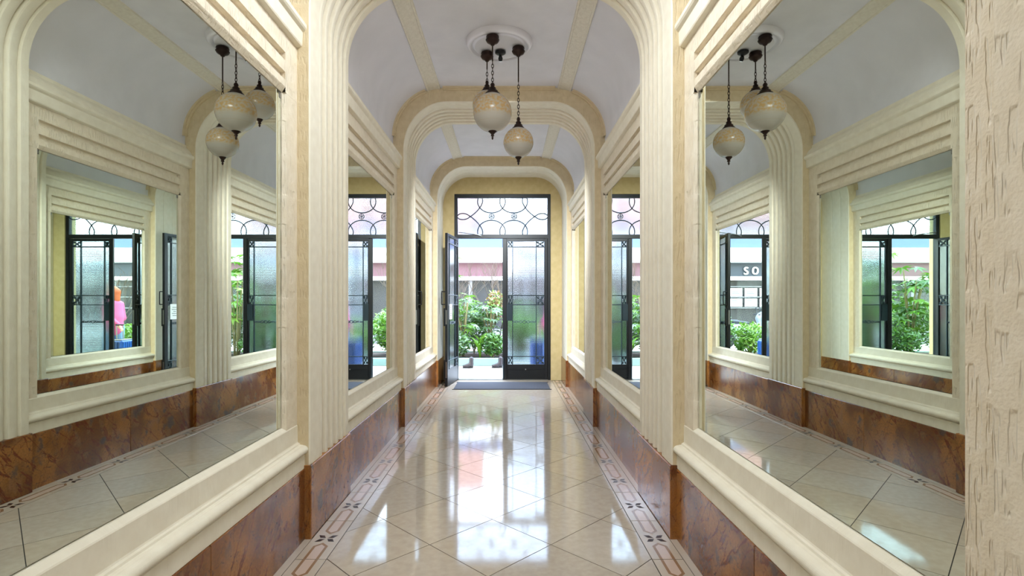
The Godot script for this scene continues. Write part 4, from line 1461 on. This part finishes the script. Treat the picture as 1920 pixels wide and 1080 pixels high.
# ------------------------------------------------------------------ scene
func _ready() -> void:
	rng.seed = 7
	var cam := Camera3D.new()
	cam.name = "camera"
	add_child(cam)
	cam.position = Vector3(0.105, 1.41, 0.0)
	cam.projection = Camera3D.PROJECTION_FRUSTUM
	cam.near = 0.05
	cam.far = 200.0
	cam.size = 1080.0 / 971.0 * cam.near
	cam.frustum_offset = Vector2((960.0 - 953.0) / 971.0, -(540.0 - 568.0) / 971.0) * cam.near
	cam.current = true

	var env := Environment.new()
	env.background_mode = Environment.BG_SKY
	var sky := Sky.new()
	var air := ProceduralSkyMaterial.new()
	air.sky_top_color = Color(0.80, 0.88, 1.0)
	air.sky_horizon_color = Color(0.94, 0.97, 1.0)
	air.ground_bottom_color = Color(0.5, 0.5, 0.5)
	air.ground_horizon_color = Color(0.7, 0.7, 0.7)
	air.sky_energy_multiplier = 1.0
	env.background_energy_multiplier = SKY
	sky.sky_material = air
	env.sky = sky
	env.tonemap_mode = Environment.TONE_MAPPER_LINEAR
	env.tonemap_exposure = EXPOSURE
	env.sdfgi_enabled = true
	env.ssao_enabled = true
	env.ssil_enabled = true
	var world := WorldEnvironment.new()
	world.name = "world"
	world.environment = env
	add_child(world)
	# unseen fill light added behind the lens, given a made-up courtyard window
	var rear := AreaLight3D.new()
	rear.name = "rear_fill_light"
	rear.area_size = Vector2(1.7, 2.6)
	rear.area_normalize_energy = true
	rear.light_energy = REAR
	rear.light_color = Color(0.92, 0.97, 1.0)
	rear.shadow_enabled = true
	rear.area_range = 30.0
	add_child(rear)
	rear.position = pt(0, 1.75, -2.35)

	make_materials()

	# shell
	for side in [-1.0, 1.0]:
		var wall := base("wall_left" if side < 0 else "wall_right")
		tag(wall, "cream plaster hall wall on the open door leaf's side, with marble foot" if side < 0 else "cream plaster hall wall on the closed door leaf's side, with marble foot", "wall", "", "structure")
		add_box("wall_core", M["plaster"], wall, pt(side * 1.21, -0.2, -2.6), pt(side * 1.45, 4.2, DOOR_AT - 0.05))
		for k in range(0, 4):
			make_bay(wall, side, k)
		# plain panels where no mirror shows
		add_box("plain_panel", M["plaster"], wall, pt(side * 1.19, 0.69, -1.75), pt(side * 1.23, 2.62, 0.3))
	var ceiling := base("ceiling")
	tag(ceiling, "white coved ceiling in bays with stippled cream bands", "ceiling", "", "structure")
	add_box("roof_slab", M["ceiling"], ceiling, pt(-1.45, 3.95, -2.6), pt(1.45, 4.2, DOOR_AT - 0.05))
	for k in range(0, 4):
		make_vault(ceiling, ARCH_FROM + PITCH * (k - 1) + ARCH_LONG, ARCH_FROM + PITCH * k)
	for k in 4:
		make_arch(k)
	make_floor()
	var front := base("wall_front")
	tag(front, "ochre wall around the black iron street door", "wall", "", "structure")
	for s in [-1.0, 1.0]:
		add_box("wall_panel", M["ochre"], front, pt(s * 0.88, -0.2, DOOR_AT - 0.05), pt(s * 7.0, 6.5, DOOR_AT + 0.2))
	add_box("wall_panel", M["ochre"], front, pt(-0.88, 3.40, DOOR_AT - 0.05), pt(0.88, 6.5, DOOR_AT + 0.2))
	add_box("sill_stone", M["border_stone"], front, pt(-0.88, -0.2, DOOR_AT - 0.05), pt(0.88, 0.0, DOOR_AT + 0.2))
	var back := base("wall_back")
	tag(back, "plain cream wall at the hall end opposite the street door", "wall", "", "structure")
	add_box("wall_panel", M["plaster"], back, pt(-1.45, -0.2, -2.6), pt(1.45, 4.2, -2.45))
	var fill_window := base("window_1", pt(0, 0, -2.45))  # made-up window, added to go with the rear fill light
	tag(fill_window, "added glowing window for the rear fill light, opposite the street door", "window", "", "structure")
	add_box("added_window_frame", M["iron"], fill_window, Vector3(-0.92, 0.38, -0.03), Vector3(0.92, 3.12, 0.0))
	add_box("added_window_glass", M["rear_fill_glass"], fill_window, Vector3(-0.85, 0.45, -0.05), Vector3(0.85, 3.05, -0.03))
	make_door()
	var spots := [[-1.0, 1, "tall mirror of the bay farthest from the street door, on the open leaf's side"], [1.0, 1, "tall mirror of the bay farthest from the street door, on the closed leaf's side"],
		[-1.0, 2, "tall mirror level with the pendant lamps, on the open door leaf's side"], [1.0, 2, "tall mirror level with the pendant lamps, on the closed door leaf's side"],
		[-1.0, 3, "tall mirror behind the open door leaf, next to the street door"], [1.0, 3, "tall mirror next to the street door on the closed leaf's side"]]
	for s in spots:
		make_mirror(s[0], s[1], s[2])
	make_hall_things()
	make_outside()
